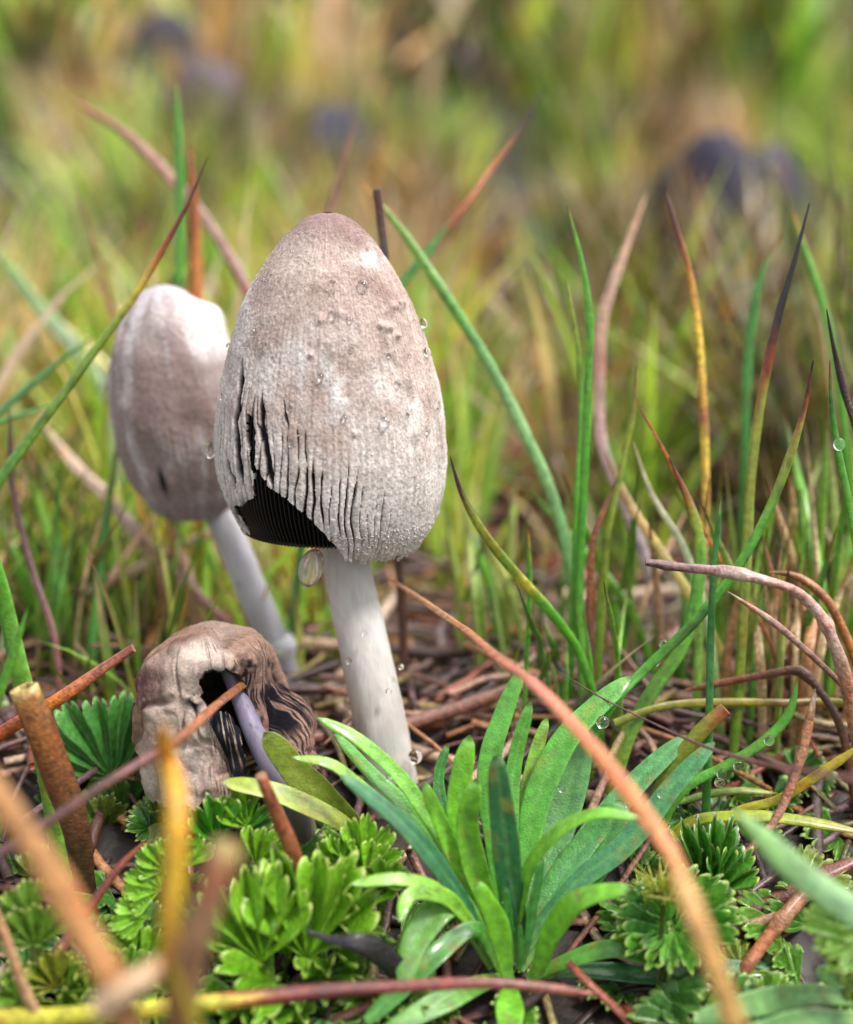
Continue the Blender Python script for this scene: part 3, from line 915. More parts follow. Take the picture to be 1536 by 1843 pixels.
ros = empty('rosette_plant', at(925, 1745, -1.85))
tag(ros, 'bright green rosette of narrow fleshy strap leaves before the tall mushroom', 'plant')
B0 = (922, 1735)
LV = [  # pts tip -> base, width px, tone, Y tip -> base, roll
    ([(942, 1200), (907, 1278), (882, 1370), (890, 1500), B0], 54, G1, (-0.9, -1.0, -1.15, -1.35, -1.75), 0.1),
    ([(956, 1262), (938, 1320), (922, 1400), (918, 1520), B0], 42, G1, (-1.1, -1.15, -1.25, -1.45, -1.75), -0.2),
    ([(985, 1290), (966, 1350), (945, 1450), (925, 1560), B0], 40, G4, (-0.8, -0.9, -1.1, -1.4, -1.75), 0.0),
    ([(1137, 1218), (1085, 1262), (1022, 1325), (970, 1430), (940, 1560), B0], 70, G1, (-0.7, -0.85, -1.05, -1.25, -1.5, -1.8), 0.25),
    ([(1046, 1300), (1030, 1400), (1000, 1490), (960, 1600), B0], 92, (104, 168, 92), (-0.75, -0.9, -1.1, -1.4, -1.7), 0.0),
    ([(1240, 1325), (1160, 1395), (1075, 1490), (1000, 1600), B0], 66, (100, 170, 100), (-0.7, -0.9, -1.15, -1.45, -1.75), 0.35),
    ([(1286, 1335), (1212, 1412), (1136, 1508), (1030, 1600), (955, 1690), B0], 60, (74, 146, 88), (-1.2, -1.35, -1.5, -1.65, -1.8, -1.85), 0.35),
    ([(1120, 1440), (1090, 1500), (1040, 1570), (980, 1650), B0], 120, (84, 158, 70), (-1.05, -1.2, -1.4, -1.6, -1.8), 0.25),
    ([(1160, 1475), (1075, 1463), (1005, 1497), (955, 1560), (930, 1660), B0], 40, G2, (-2.2, -2.1, -2.0, -1.95, -1.9, -1.87), 0.5),
    ([(1134, 1600), (1049, 1616), (994, 1672), (968, 1745), (955, 1765)], 60, G2, (-2.5, -2.35, -2.2, -2.05, -2.0), 0.35),
    ([(975, 1543), (963, 1607), (953, 1672), (940, 1740)], 36, G3, (-2.05, -2.0, -1.95, -1.9), -0.9),
    ([(572, 1292), (644, 1331), (712, 1388), (775, 1475), (825, 1570), (890, 1700)], 40, G2, (-1.4, -1.45, -1.5, -1.6, -1.7, -1.82), -0.25),
    ([(601, 1322), (660, 1382), (723, 1444), (790, 1530), (890, 1700)], 42, G1, (-1.25, -1.3, -1.4, -1.55, -1.8), -0.3),
    ([(527, 1362), (589, 1373), (645, 1412), (740, 1500), (880, 1690)], 36, G4, (-1.6, -1.6, -1.6, -1.65, -1.8), -0.35),
    ([(613, 1396), (699, 1459), (786, 1552), (857, 1661), (890, 1745)], 50, (58, 128, 82), (-2.2, -2.15, -2.05, -1.95, -1.88), -0.35),
    ([(765, 1408), (791, 1475), (824, 1552), (880, 1680)], 42, G2, (-1.75, -1.75, -1.78, -1.82), -0.2),
    ([(845, 1325), (832, 1390), (826, 1470), (850, 1580), (905, 1710)], 60, G2, (-1.45, -1.5, -1.58, -1.68, -1.82), 0.0),
    ([(858, 1402), (842, 1475), (857, 1563), (890, 1650), (915, 1735)], 58, G2, (-1.8, -1.82, -1.85, -1.88, -1.9), -0.1),
    ([(893, 1360), (904, 1464), (916, 1574), (930, 1650), (930, 1735)], 64, (46, 112, 62), (-2.0, -2.0, -1.97, -1.92, -1.88), 0.05),
    ([(856, 1588), (893, 1656), (914, 1754), (918, 1770)], 54, G2, (-2.35, -2.25, -2.1, -2.05), -0.1),
    ([(908, 1596), (914, 1656), (920, 1735)], 21, G3, (-2.1, -2.05, -1.98), 0.0),
    ([(937, 1664), (938, 1710), (934, 1750)], 15, G3, (-2.1, -2.07, -2.0), 0.0),
    ([(806, 1340), (790, 1400), (800, 1470), (850, 1600)], 30, G3, (-1.1, -1.2, -1.35, -1.6), -0.3),
    ([(634, 1590), (721, 1581), (790, 1604), (850, 1665), (900, 1740)], 42, G4, (-2.4, -2.3, -2.15, -2.0, -1.9), -0.4),
    ([(720, 1658), (733, 1618), (790, 1610), (870, 1690)], 40, G4, (-2.6, -2.45, -2.2, -1.95), 0.0),
    ([(725, 1775), (748, 1690), (806, 1625), (890, 1735)], 72, (112, 172, 66), (-2.55, -2.3, -2.05, -1.9), 0.0),
    ([(650, 1846), (721, 1782), (790, 1714), (850, 1672), (905, 1750)], 52, (86, 156, 60), (-2.7, -2.55, -2.35, -2.1, -1.9), -0.2),
    ([(918, 1868), (918, 1820), (920, 1770)], 66, G2, (-2.9, -2.6, -2.1), 0.0),
    ([(1190, 1735), (1110, 1708), (1020, 1730), (950, 1760)], 46, (98, 168, 60), (-2.2, -2.1, -2.0, -1.9), 0.3),
    ([(1415, 1752), (1300, 1742), (1180, 1752), (1030, 1745), (950, 1755)], 56, (52, 116, 58), (-2.0, -2.0, -2.0, -1.95, -1.88), 0.3),
    ([(690, 1860), (790, 1806), (870, 1770), (915, 1760)], 60, (110, 170, 64), (-2.9, -2.6, -2.2, -1.95), -0.2),
    ([(560, 1850), (680, 1815), (800, 1780), (900, 1760)], 44, (96, 160, 66), (-2.6, -2.5, -2.3, -1.95), -0.3),
]
for pts, w, tone, Ys, roll in LV:
    strap_leaf(ros, pts, w, tone, Ys, roll)
for (x, y, Y, r) in [(700, 1400, -1.62, .03), (1012, 1420, -1.25, .035), (1100, 1600, -1.7, .03), (1190, 1430, -1.65, .03), (760, 1600, -2.35, .025), (1180, 1190, -0.35, .05),
                     (1196, 1160, -0.35, .05), (1085, 1300, -1.0, .06)]:
    tag(drop_mesh('water_droplet', at(x, y, Y), np.array([0.1, -1, .5]), r), 'water droplet on a green leaf of the strap-leaved plant' if y > 1200 else
        'water droplet hanging under the curved green blade', 'droplet', 'droplets on the leaves')

# broad yellow-green leaves lying against the wilted mushroom
bl = empty('broad_leaf_plant', at(650, 1500, -1.1))
tag(bl, 'broad yellowish green leaves leaning under the wilted mushroom', 'plant')
for pts, w, tone, Ys, roll in [
        ([(478, 1318), (520, 1372), (585, 1440), (645, 1500), (660, 1540)], 72, (128, 156, 66), (-1.35, -1.3, -1.25, -1.15, -1.1), 0.25),
        ([(400, 1408), (470, 1418), (560, 1450), (650, 1510), (670, 1545)], 64, (160, 184, 70), (-1.6, -1.55, -1.45, -1.25, -1.15), -0.5)]:
    strap_leaf(bl, pts, w, tone, Ys, roll, chan=0.12, yellow=0.8, th=0.07)


# ------------------------------------------------------------------ pleated scallop-edged leaves
def fan_mesh(base, tip, side_hint, spread, lobes, pleat, cup, tone, edge, seed, teeth=3, nr=12, cup2=0.0):
    base, tip = np.asarray(base, float), np.asarray(tip, float)
    d = tip - base
    R = np.linalg.norm(d)
    d /= R
    nrm = np.asarray(side_hint, float)
    nrm = nrm - (nrm @ d) * d
    nrm /= np.linalg.norm(nrm)
    s = np.cross(d, nrm)
    na = lobes * 12 + 1
    a = np.linspace(-1, 1, na)
    rr = np.linspace(0.03, 1, nr)
    A, Q = np.meshgrid(a, rr, indexing='ij')
    ang = np.radians(spread) * A
    lf = (A * 0.5 + 0.5) * lobes
    lk = np.floor(np.clip(lf, 0, lobes - 1e-6))
    u = np.abs(lf - lk - 0.5) * 2                          # 0 on lobe centre, 1 between lobes
    hk = hash3(lk.astype(int), lk.astype(int) * 0 + seed, lk.astype(int) * 0, 5)
    tooth = 1 - np.abs(((lf * teeth) % 1) - 0.5) * 2
    rad = R * (0.80 + 0.2 * np.cos(A * 1.3)) * (0.96 + 0.06 * np.cos(A * 7 + seed)) * (1 - 0.10 * Q ** 3 * u ** 2.5) * (1 - 0.13 * (1 - np.sqrt(np.clip(1 - (1 - tooth) ** 2, 0, 1))) * Q ** 6)
    r = rad * Q
    off = pleat * R * (u - 0.5) * np.sin(np.clip(Q, 0, 1) * 1.9) * 1.0 + cup * R * Q ** 2 * (A ** 2) - cup2 * R * Q ** 2
    off = off + 0.02 * R * (0.5 - tooth) * smooth(0.6, 1, Q)
    V = base + d * (r * np.cos(ang))[..., None] + s * (r * np.sin(ang))[..., None] + nrm * off[..., None]
    V = V.reshape(-1, 3)
    V = V + (np.stack([vnoise(V, 4, seed + k) for k in range(3)], 1) - .5) * 0.06
    i, j = np.meshgrid(np.arange(na - 1), np.arange(nr - 1), indexing='ij')
    F = np.stack([i * nr + j, (i + 1) * nr + j, (i + 1) * nr + j + 1, i * nr + j + 1], -1).reshape(-1, 4)
    q, uu, tt = Q.ravel(), u.ravel(), tooth.ravel()
    c = lin(tone) * (0.7 + 0.6 * fbm(V, 5, seed))[:, None]
    c = c + (lin((178, 214, 110)) - c) * (smooth(0.16, 0.0, uu) * 0.35)[:, None]
    vein = smooth(0.25, 0.0, np.abs(((q * 7 + uu * 2.2) % 1) - 0.5)) * 0.14
    c = c * (1 - vein)[:, None] * (1 - 0.22 * smooth(0.8, 1.0, uu) * smooth(1.0, 0.5, q))[:, None]
    c = c + (lin(edge) - c) * (smooth(0.90, 1.0, q) * (0.35 + 0.65 * smooth(0.5, 1, tt)))[:, None]
    # thin real sheet: second skin under the first
    n0 = len(V)
    V = np.concatenate([V, V - nrm * 0.012 * 1.0])
    F2 = F[:, ::-1] + n0
    bi = np.concatenate([np.arange(nr), np.arange(1, na) * nr + nr - 1, (na - 1) * nr + np.arange(nr - 2, -1, -1)])
    Fs = np.stack([bi[:-1], bi[1:], bi[1:] + n0, bi[:-1] + n0], 1)
    F = np.concatenate([F, F2, Fs])
    return V, F, np.concatenate([c, c * 0.9])


def fan_leaf(parent, b, t, spread=62, lobes=5, pleat=0.24, cup=0.12, tone=(150, 210, 54), edge=(222, 232, 120), hint=(0, -0.8, 0.6), petiole=True, cup2=0.0):
    SEED[0] += 1
    pb = at(*b)
    V, F, c = fan_mesh(pb, at(*t), hint, spread, lobes, pleat, cup, tone, edge, SEED[0], cup2=cup2)
    o = mesh_obj('leaf', V, F, M_FAN, c, parent)
    if petiole:
        gz = ground(pb[0], pb[1])[0]
        foot = np.array([pb[0] + rng.normal() * 0.15, pb[1] + 0.1, min(gz, pb[2]) - 0.1])
        C = catmull(np.array([pb, (pb + foot) / 2 + np.array([0, 0.12, 0.03]), foot]), 10)
        V, F, ts, us = sweep(C, 0.035, 0.035, nc=6, hint=(0.3, -0.9, 0.2))
        mesh_obj('petiole', V, F, M_BLADE, np.tile(lin((130, 160, 70)), (len(V), 1)), o)
    return o


def fan_plant(loc, label, leaves, group='pleated leaf plants', **kw):
    p = empty('pleated_leaf_plant', at(*loc))
    tag(p, label, 'plant', group)
    for L in leaves:
        k = dict(kw)
        k.update(L[2] if len(L) > 2 else {})
        fan_leaf(p, L[0], L[1], **k)
    return p


fan_plant((520, 1740, -1.9), 'lush bright green pleated leaves beside the cut brown stub', [
    ((552, 1730, -2.3), (566, 1518, -2.25), dict(spread=50, lobes=5, pleat=0.26)),
    ((470, 1735, -2.4), (432, 1552, -2.35), dict(spread=52, lobes=5, pleat=0.26)),
    ((500, 1760, -2.3), (386, 1705, -2.6), dict(spread=70, lobes=6, hint=(0, -0.4, 0.9))),
    ((640, 1640, -1.9), (622, 1552, -1.95), dict(spread=70, lobes=5)),
    ((600, 1660, -2.15), (640, 1600, -2.4), dict(spread=60, lobes=4, hint=(0, -0.5, 0.8))),
    ((470, 1800, -2.3), (420, 1840, -2.9), dict(spread=75, lobes=6, hint=(0, -0.3, 0.95))),
    ((560, 1760, -2.2), (610, 1790, -2.7), dict(spread=70, lobes=6, hint=(0, -0.3, 0.95), tone=(120, 184, 60))),
    ((520, 1720, -2.1), (500, 1600, -2.0), dict(spread=40, lobes=3, pleat=0.3)),
    ((600, 1720, -2.1), (640, 1720, -2.6), dict(spread=60, lobes=5, hint=(0, -0.3, 0.95))),
])
fan_plant((690, 1590, -1.6), 'small pleated green leaves between the rosette and the broad leaves', [
    ((655, 1560, -1.7), (640, 1462, -1.65), dict(spread=52, lobes=4)),
    ((660, 1585, -1.8), (722, 1530, -1.8), dict(spread=52, lobes=5)),
    ((610, 1560, -1.75), (590, 1500, -1.75), dict(spread=60, lobes=5)),
    ((690, 1600, -1.9), (700, 1545, -1.95), dict(spread=60, lobes=4)),
])
fan_plant((430, 1500, -1.5), 'little toothed green leaves growing at the edge of the wilted cap', [
    ((445, 1490, -1.6), (408, 1418, -1.6), dict(spread=45, lobes=4)),
    ((440, 1500, -1.6), (470, 1440, -1.6), dict(spread=45, lobes=4, tone=(84, 150, 48))),
    ((400, 1520, -1.6), (352, 1440, -1.75), dict(spread=45, lobes=4, tone=(84, 170, 40))),
    ((460, 1560, -1.8), (500, 1500, -1.8), dict(spread=55, lobes=5)),
])
fan_plant((260, 1680, -1.9), 'small round-toothed green leaves behind the blurred tan stub', [
    ((290, 1600, -1.9), (222, 1572, -1.95), dict(spread=70, lobes=5)),
    ((300, 1570, -1.85), (262, 1518, -1.85), dict(spread=60, lobes=5)),
    ((270, 1650, -2.0), (198, 1622, -2.05), dict(spread=70, lobes=5)),
    ((260, 1680, -2.05), (290, 1620, -2.0), dict(spread=70, lobes=5, tone=(120, 176, 90))),
    ((240, 1720, -2.1), (180, 1690, -2.2), dict(spread=70, lobes=5)),
    ((250, 1740, -2.1), (310, 1690, -2.2), dict(spread=70, lobes=5)),
    ((230, 1770, -2.2), (260, 1720, -2.3), dict(spread=70, lobes=5, tone=(128, 186, 60))),
    ((330, 1560, -1.8), (335, 1490, -1.8), dict(spread=60, lobes=4)),
], cup=0.1, pleat=0.2)
fan_plant((200, 1420, 0.6), 'dark green toothed leaf behind the hollow brown stalk', [
    ((205, 1405, -0.2), (165, 1238, 0.0), dict(spread=68, lobes=7, tone=(96, 166, 76))),
    ((150, 1400, 0.0), (120, 1290, 0.1), dict(spread=68, lobes=6, tone=(90, 150, 70))),
    ((180, 1450, 0.2), (110, 1350, 0.1), dict(spread=70, lobes=6, tone=(86, 140, 60))),
    ((230, 1470, -0.2), (170, 1420, -0.3), dict(spread=70, lobes=6, tone=(96, 150, 60))),
    ((190, 1500, -0.4), (215, 1440, -0.5), dict(spread=70, lobes=6, tone=(130, 150, 60))),
], pleat=0.2, edge=(130, 180, 90))
fan_plant((60, 1790, -2.4), 'yellowing toothed leaves beside the thin tan twig', [
    ((60, 1660, -2.6), (-10, 1610, -2.6), dict(spread=75, lobes=6)),
    ((70, 1700, -2.6), (40, 1630, -2.7), dict(spread=70, lobes=6)),
    ((100, 1780, -2.5), (60, 1720, -2.6), dict(spread=70, lobes=6, tone=(170, 178, 60))),
    ((120, 1790, -2.5), (160, 1740, -2.6), dict(spread=70, lobes=6)),
    ((60, 1800, -2.6), (-10, 1770, -2.8), dict(spread=80, lobes=6)),
    ((130, 1830, -2.6), (100, 1800, -2.9), dict(spread=80, lobes=6)),
    ((170, 1810, -2.6), (200, 1760, -2.7), dict(spread=70, lobes=6, tone=(150, 180, 60))),
    ((30, 1840, -2.7), (70, 1815, -3.0), dict(spread=70, lobes=6)),
], tone=(126, 170, 56), edge=(206, 206, 90), pleat=0.22)
fan_plant((1275, 1600, -1.2), 'tightly folded fan leaf with pale hairy teeth by the moss tuft', [
    ((1275, 1610, -1.45), (1272, 1462, -1.4), dict(spread=36, lobes=6, pleat=0.32, edge=(224, 234, 206))),
    ((1290, 1620, -1.5), (1335, 1520, -1.5), dict(spread=35, lobes=4, pleat=0.3)),
], tone=(110, 184, 64))
fan_plant((1210, 1700, -1.8), 'flat spreading pleated leaf under the orange blade', [
    ((1215, 1675, -1.95), (1345, 1648, -2.15), dict(spread=52, lobes=5)),
    ((1215, 1670, -1.9), (1310, 1580, -1.9), dict(spread=42, lobes=4)),
    ((1205, 1672, -1.95), (1105, 1640, -2.1), dict(spread=50, lobes=5, tone=(96, 164, 66))),
    ((1210, 1680, -2.0), (1250, 1745, -2.5), dict(spread=60, lobes=5, tone=(120, 188, 64))),
    ((1205, 1660, -1.9), (1170, 1585, -1.85), dict(spread=45, lobes=4)),
    ((1200, 1690, -2.0), (1130, 1710, -2.4), dict(spread=50, lobes=5)),
], hint=(0, -0.45, 0.9), pleat=0.25, tone=(108, 180, 60))
fan_plant((1530, 1740, -2.6), 'blurred yellow-green toothed leaf below the wide pale blade', [
    ((1545, 1690, -2.9), (1448, 1672, -3.0), dict(spread=75, lobes=7)),
    ((1550, 1700, -2.9), (1500, 1730, -3.2), dict(spread=75, lobes=6)),
    ((1550, 1670, -2.8), (1500, 1620, -2.8), dict(spread=70, lobes=6)),
], tone=(132, 180, 70), edge=(200, 214, 96), pleat=0.2, hint=(0, -0.6, 0.8))

def sparkle_beads(parent, n, rlo, rhi, name='sparkle_beads'):
    """fine beads of rain lying on a plant's leaves, joined into one part"""
    src = [o for o in parent.children if o.name.split('.')[0] == 'leaf']
    oc = np.array([(1, 0, 0), (-1, 0, 0), (0, 1, 0), (0, -1, 0), (0, 0, 1), (0, 0, -1)], float)
    a = (1 + 5 ** 0.5) / 2
    ico = np.array([(-1, a, 0), (1, a, 0), (-1, -a, 0), (1, -a, 0), (0, -1, a), (0, 1, a), (0, -1, -a), (0, 1, -a), (a, 0, -1), (a, 0, 1), (-a, 0, -1), (-a, 0, 1)])
    ico /= np.linalg.norm(ico[0])
    icf = np.array([(0, 11, 5), (0, 5, 1), (0, 1, 7), (0, 7, 10), (0, 10, 11), (1, 5, 9), (5, 11, 4), (11, 10, 2), (10, 7, 6), (7, 1, 8),
                    (3, 9, 4), (3, 4, 2), (3, 2, 6), (3, 6, 8), (3, 8, 9), (4, 9, 5), (2, 4, 11), (6, 2, 10), (8, 6, 7), (9, 8, 1)])
    VV, FF = [], []
    org = np.array(parent['_o'])
    for k in range(n):
        me = src[rng.integers(len(src))].data
        for tries in range(20):
            p = me.polygons[rng.integers(len(me.polygons))]
            if p.normal.z > 0.25:
                break
        r = rlo + (rhi - rlo) * rng.random() ** 3
        c = org + np.array(p.center) / CM + np.array(p.normal) * r * 0.35
        VV.append(c + ico * r)
        FF.append(icf + k * 12)
    o = mesh_obj(name, np.concatenate(VV), np.concatenate(FF), M_WATER, np.ones((n * 12, 3)), parent)
    o['kind'] = 'stuff'


for o in list(bpy.data.objects):
    if o.name.startswith(('rosette_plant', 'pleated_leaf_plant', 'broad_leaf_plant')):
        sparkle_beads(o, 160 if o.name.startswith('rosette') else 60, 0.006, 0.03)

# moss tuft: spiky yellow-green
moss = empty('moss_tuft', at(1196, 1612, -2.2))
tag(moss, 'spiky yellow-green moss tuft beside the folded fan leaf', 'moss')
for k in range(60):
    a = rng.random() * 2 * np.pi
    el = 0.3 + rng.random() * 1.1
    b = at(1196, 1606, -2.2) + np.array([rng.normal() * .07, rng.normal() * .05, -0.03])
    d = np.array([np.cos(a) * np.cos(el), np.sin(a) * np.cos(el), np.sin(el)])
    L = 0.22 + 0.2 * rng.random()
    C = np.array([b + d * L * q + np.array([0, 0, -0.05 * q * q]) for q in np.linspace(1, 0, 6)])
    V, F, ts, us = sweep(C, np.linspace(0.002, 0.014, 6), np.linspace(0.002, 0.012, 6), nc=5, hint=(0.2, -0.9, 0.35))
    mesh_obj('spike', V, F, M_BLADE, ramp([(0, (196, 190, 90)), (0.5, (170, 176, 50)), (1, (120, 130, 40))], ts), moss)

mb = at(1196, 1606, -2.2)
V, F, ts, us = sweep(np.array([mb, mb - np.array([0, -0.05, 0.4]), np.array([mb[0], mb[1] + 0.1, ground(mb[0], mb[1])[0] - 0.1])]), 0.022, 0.02, nc=8, hint=(0.2, -0.9, 0.1))
mesh_obj('stem', V, F, M_BLADE, np.tile(lin((96, 90, 44)), (len(V), 1)), moss)

# ------------------------------------------------------------------ single grass blades, from tip to root
K, RU, OR, YE, GR, DG, OL, LG = (44, 32, 34), (146, 72, 36), (214, 130, 44), (214, 186, 54), (98, 174, 44), (70, 138, 50), (152, 162, 50), (150, 196, 84)
TAN, PK, BR, DB, STR = (190, 150, 112), (176, 138, 124), (132, 84, 58), (84, 54, 44), (204, 178, 140)
gb = 'single grass blades'


def blade(pts, w, stops, label, **kw):
    w = [v * 0.8 for v in w] if isinstance(w, list) else w * 0.8
    kw.setdefault('flat', 0.6)
    kw.setdefault('roll', 0.4)
    return strand('grass_blade', pts, w, stops, label, 'grass', gb, **kw)


blade([(1021, 370, 1.3), (1047, 470, 1.2), (1060, 560, 1.1), (1058, 720, 1.0), (1050, 900, 0.9), (1042, 1080, 0.8), (1046, 1190, 0.7)], [16, 18, 22, 22, 24], [(0, RU), (0.04, GR), (0.6, (84, 170, 44)), (1, LG)],
      'straight tall green blade with a tiny rusty tip', tip=0.2, flat=0.6)
blade([(1019, 500, 1.5), (1034, 580, 1.4), (1046, 700, 1.3), (1040, 860, 1.1), (1030, 1190, 0.8)], 13, [(0, OL), (0.3, GR), (1, GR)], 'thin short green blade hugging the straight tall green blade')
blade([(1196, 335, 2.2), (1215, 400, 2.1), (1240, 490, 2.0), (1258, 620, 1.8), (1266, 760, 1.6), (1268, 900, 1.4), (1266, 1000, 1.2), (1258, 1180, 1.0)], 19,
      [(0, K), (0.08, RU), (0.14, OR), (0.25, YE), (0.34, (200, 150, 50)), (0.38, RU), (0.42, YE), (0.55, (206, 150, 66)), (0.66, PK), (0.72, LG), (1, LG)], 'yellow-orange banded withering blade with a dark tip', tip=0.2, mat=M_DRY)
blade([(1457, 366, 0.9), (1430, 470, 0.8), (1403, 560, 0.75), (1374, 690, 0.7), (1355, 820, 0.6), (1347, 980, 0.4), (1338, 1120, 0.2)], [18, 22, 24, 24, 24], [(0, K), (0.18, K), (0.25, RU), (0.36, OL), (0.7, (140, 160, 50)), (1, (110, 160, 50))],
      'tall olive blade with a long black tip and rusty band', tip=0.22)
blade([(1464, 648, -0.3), (1447, 740, -0.3), (1420, 830, -0.35), (1372, 945, -0.4), (1320, 1035, -0.45), (1250, 1120, -0.5), (1155, 1210, -0.55), (1105, 1262, -0.7), (1085, 1290, -0.7)], [16, 22, 24, 24, 24], [(0, K), (0.08, RU), (0.13, OL), (0.3, (86, 160, 40)), (1, (70, 160, 40))],
      'curved bright green blade with brown tip sweeping down to the rosette', tip=0.14)
blade([(1407, 422, 3.4), (1376, 480, 3.3), (1352, 600, 3.1), (1342, 720, 2.9), (1340, 900, 2.7)], 22, [(0, RU), (0.1, DG), (1, DG)], 'soft dark green blade behind the black-tipped olive blade')
blade([(1425, 375, 3.6), (1450, 450, 3.4), (1482, 545, 3.2), (1510, 680, 3.0), (1530, 900, 2.8)], 18, [(0, OR), (0.1, GR), (1, GR)], 'soft green blade leaning behind the black tip')
blade([(1488, 556, 0.2), (1500, 620, 0.2), (1520, 700, 0.2), (1548, 790, 0.1), (1570, 1000, 0)], 17, [(0, K), (0.4, DB), (1, BR)], 'dark brown dead blade tip beside the short green knobbed blade', mat=M_DRY)
blade([(1494, 648, -0.2), (1496, 720, -0.2), (1508, 800, -0.2), (1528, 900, -0.3), (1545, 1000, -0.4)], [15, 20, 22], [(0, RU), (0.08, DG), (0.3, GR), (1, GR)], 'short green knobbed blade with a droplet halfway')
tag(drop_mesh('water_droplet', at(1511, 800, -0.3), np.array([0.6, -1, .2]), 0.06), 'water droplet on the knobbed green blade', 'droplet')
blade([(1299, 893, -0.5), (1291, 960, -0.5), (1284, 1060, -0.55), (1279, 1180, -0.6), (1277, 1310, -0.7)], [12, 16, 20, 20], [(0, STR), (0.04, DG), (0.3, (66, 136, 70)), (1, (90, 160, 66))], 'upright ribbed blue-green blade crossing the bark twig', tip=0.1, flat=0.6)
blade([(810, 820, 0.1), (828, 880, 0.1), (862, 945, 0.1), (925, 1028, 0.15), (990, 1100, 0.2), (1042, 1172, 0.3), (1058, 1215, 0.3)], [15, 20, 24, 22, 20], [(0, K), (0.10, (70, 36, 30)), (0.17, OL), (0.3, (106, 146, 40)), (0.36, YE), (0.42, GR), (1, (84, 160, 50))],
      'bowed green blade with a sharp black tip beside the tall cap', tip=0.16)
blade([(951, 948, 0.4), (954, 1060, 0.4), (947, 1200, 0.4)], 12, [(0, OR), (0.12, GR), (1, GR)], 'thin upright green blade behind the bowed black-tipped blade')
blade([(1147, 655, 1.4), (1139, 750, 1.3), (1118, 850, 1.2), (1096, 940, 1.1), (1085, 1080, 1.0), (1078, 1190, 0.9)], [12, 16, 22, 24], [(0, BR), (0.12, OL), (1, (120, 160, 54))], 'olive blade with brown point bent at mid height')
blade([(1144, 716, 0.9), (1188, 800, 0.9), (1240, 900, 0.9), (1300, 1010, 0.8), (1370, 1120, 0.7)], 9, [(0, RU), (0.3, OR), (0.7, BR), (1, BR)], 'hair-thin rusty blade slanting across the banded blade', mat=M_DRY)
blade([(1204, 822, 0.4), (1238, 900, 0.3), (1258, 985, 0.2), (1254, 1060, 0.1), (1228, 1165, 0.0), (1170, 1255, -0.1), (1130, 1330, -0.2)], [14, 24, 28, 30, 38, 38, 34], [(0, K), (0.06, RU), (0.14, OL), (0.35, GR), (0.7, (120, 176, 60)), (1, (170, 190, 80))],
      'thick light green sheath blade widening towards its foot', tip=0.15)
blade([(646, 325, 3.0), (698, 383, 2.8), (762, 470, 2.5), (852, 610, 2.2), (922, 730, 2.0), (980, 860, 1.8), (1020, 980, 1.6), (1045, 1130, 1.4)], [16, 22, 26, 28, 28, 26], [(0, OR), (0.05, (130, 160, 60)), (0.3, (90, 160, 60)), (0.45, (140, 190, 120)), (1, (84, 156, 66))],
      'long diagonal green blade behind the tall cap', tip=0.12)
blade([(983, 158, 4.0), (932, 240, 3.8), (880, 310, 3.6), (845, 360, 3.4), (790, 430, 3.2), (728, 505, 3.0), (640, 640, 2.6), (560, 900, 2.3)], [14, 22, 22, 22], [(0, K), (0.07, DB), (0.16, (190, 112, 60)), (0.24, RU), (0.27, DG), (1, (84, 140, 60))],
      'dark-tipped blade with orange band rising behind the tall cap', tip=0.14)
blade([(1166, 345, 4.4), (1122, 460, 4.0), (1086, 570, 3.6), (1078, 700, 3.2), (1086, 810, 2.8), (1120, 900, 2.5), (1160, 1000, 2.2)], [22, 28, 28, 26], [(0, TAN), (0.4, PK), (0.75, (160, 140, 150)), (1, PK)], 'soft pinkish dry blade behind the straight green one', mat=M_DRY, flat=0.4)
blade([(1090, 815, 1.6), (1132, 905, 1.5), (1184, 985, 1.3), (1240, 1070, 1.1), (1290, 1160, 1.0)], 22, [(0, PK), (0.3, (216, 190, 110)), (0.7, (190, 190, 100)), (1, OL)], 'pale yellow-green bent blade at the foot of the pinkish dry blade', flat=0.5)
blade([(1138, 790, 1.3), (1170, 880, 1.2), (1232, 985, 1.0), (1256, 1050, 0.9)], [12, 18, 20], [(0, STR), (0.4, (196, 214, 170)), (1, LG)], 'shiny whitish green blade leaning towards the thick sheath blade', flat=0.5)
blade([(1108, 868, 1.0), (1070, 965, 0.9), (1062, 1050, 0.8), (1062, 1150, 0.7), (1066, 1235, 0.6)], 16, [(0, BR), (0.3, RU), (0.6, DB), (0.85, (206, 100, 50)), (1, BR)], 'curled rust-brown dead blade against the straight green one', mat=M_DRY)
blade([(1437, 1217, -0.7), (1418, 1290, -0.75), (1370, 1340, -0.8), (1310, 1378, -0.85), (1240, 1412, -0.9)], [18, 26, 28, 30, 34], [(0, OR), (0.05, GR), (0.5, (84, 164, 44)), (1, (130, 180, 70))], 'short hooked green blade beaded with droplets beside the dark twig', tip=0.14)
for x, y in [(1330, 1370), (1296, 1400), (1385, 1325), (1300, 1385)]:
    tag(drop_mesh('water_droplet', at(x, y + 8, -0.95), np.array([0.2, -1, -.2]), 0.05), 'round droplet beading on the short hooked green blade', 'droplet', 'droplets on the hooked blade')
strand('cut_stem', [(1305, 1275, -0.8), (1278, 1300, -0.8), (1235, 1350, -0.8), (1200, 1400, -0.8)], 27, [(0, (190, 100, 60)), (0.18, OL), (1, (140, 180, 60))], 'stubby yellow-green stem with a cut reddish end', 'stem', cut=True)
blade([(1105, 1302, -0.3), (1180, 1274, -0.2), (1290, 1264, 0), (1400, 1266, 0.1), (1545, 1272, 0.1), (1600, 1300, 0)], 18, [(0, OL), (0.35, (176, 160, 60)), (0.5, BR), (0.6, OL), (1, (170, 176, 80))], 'yellowish stem lying flat behind the hooked blade', cut=True)
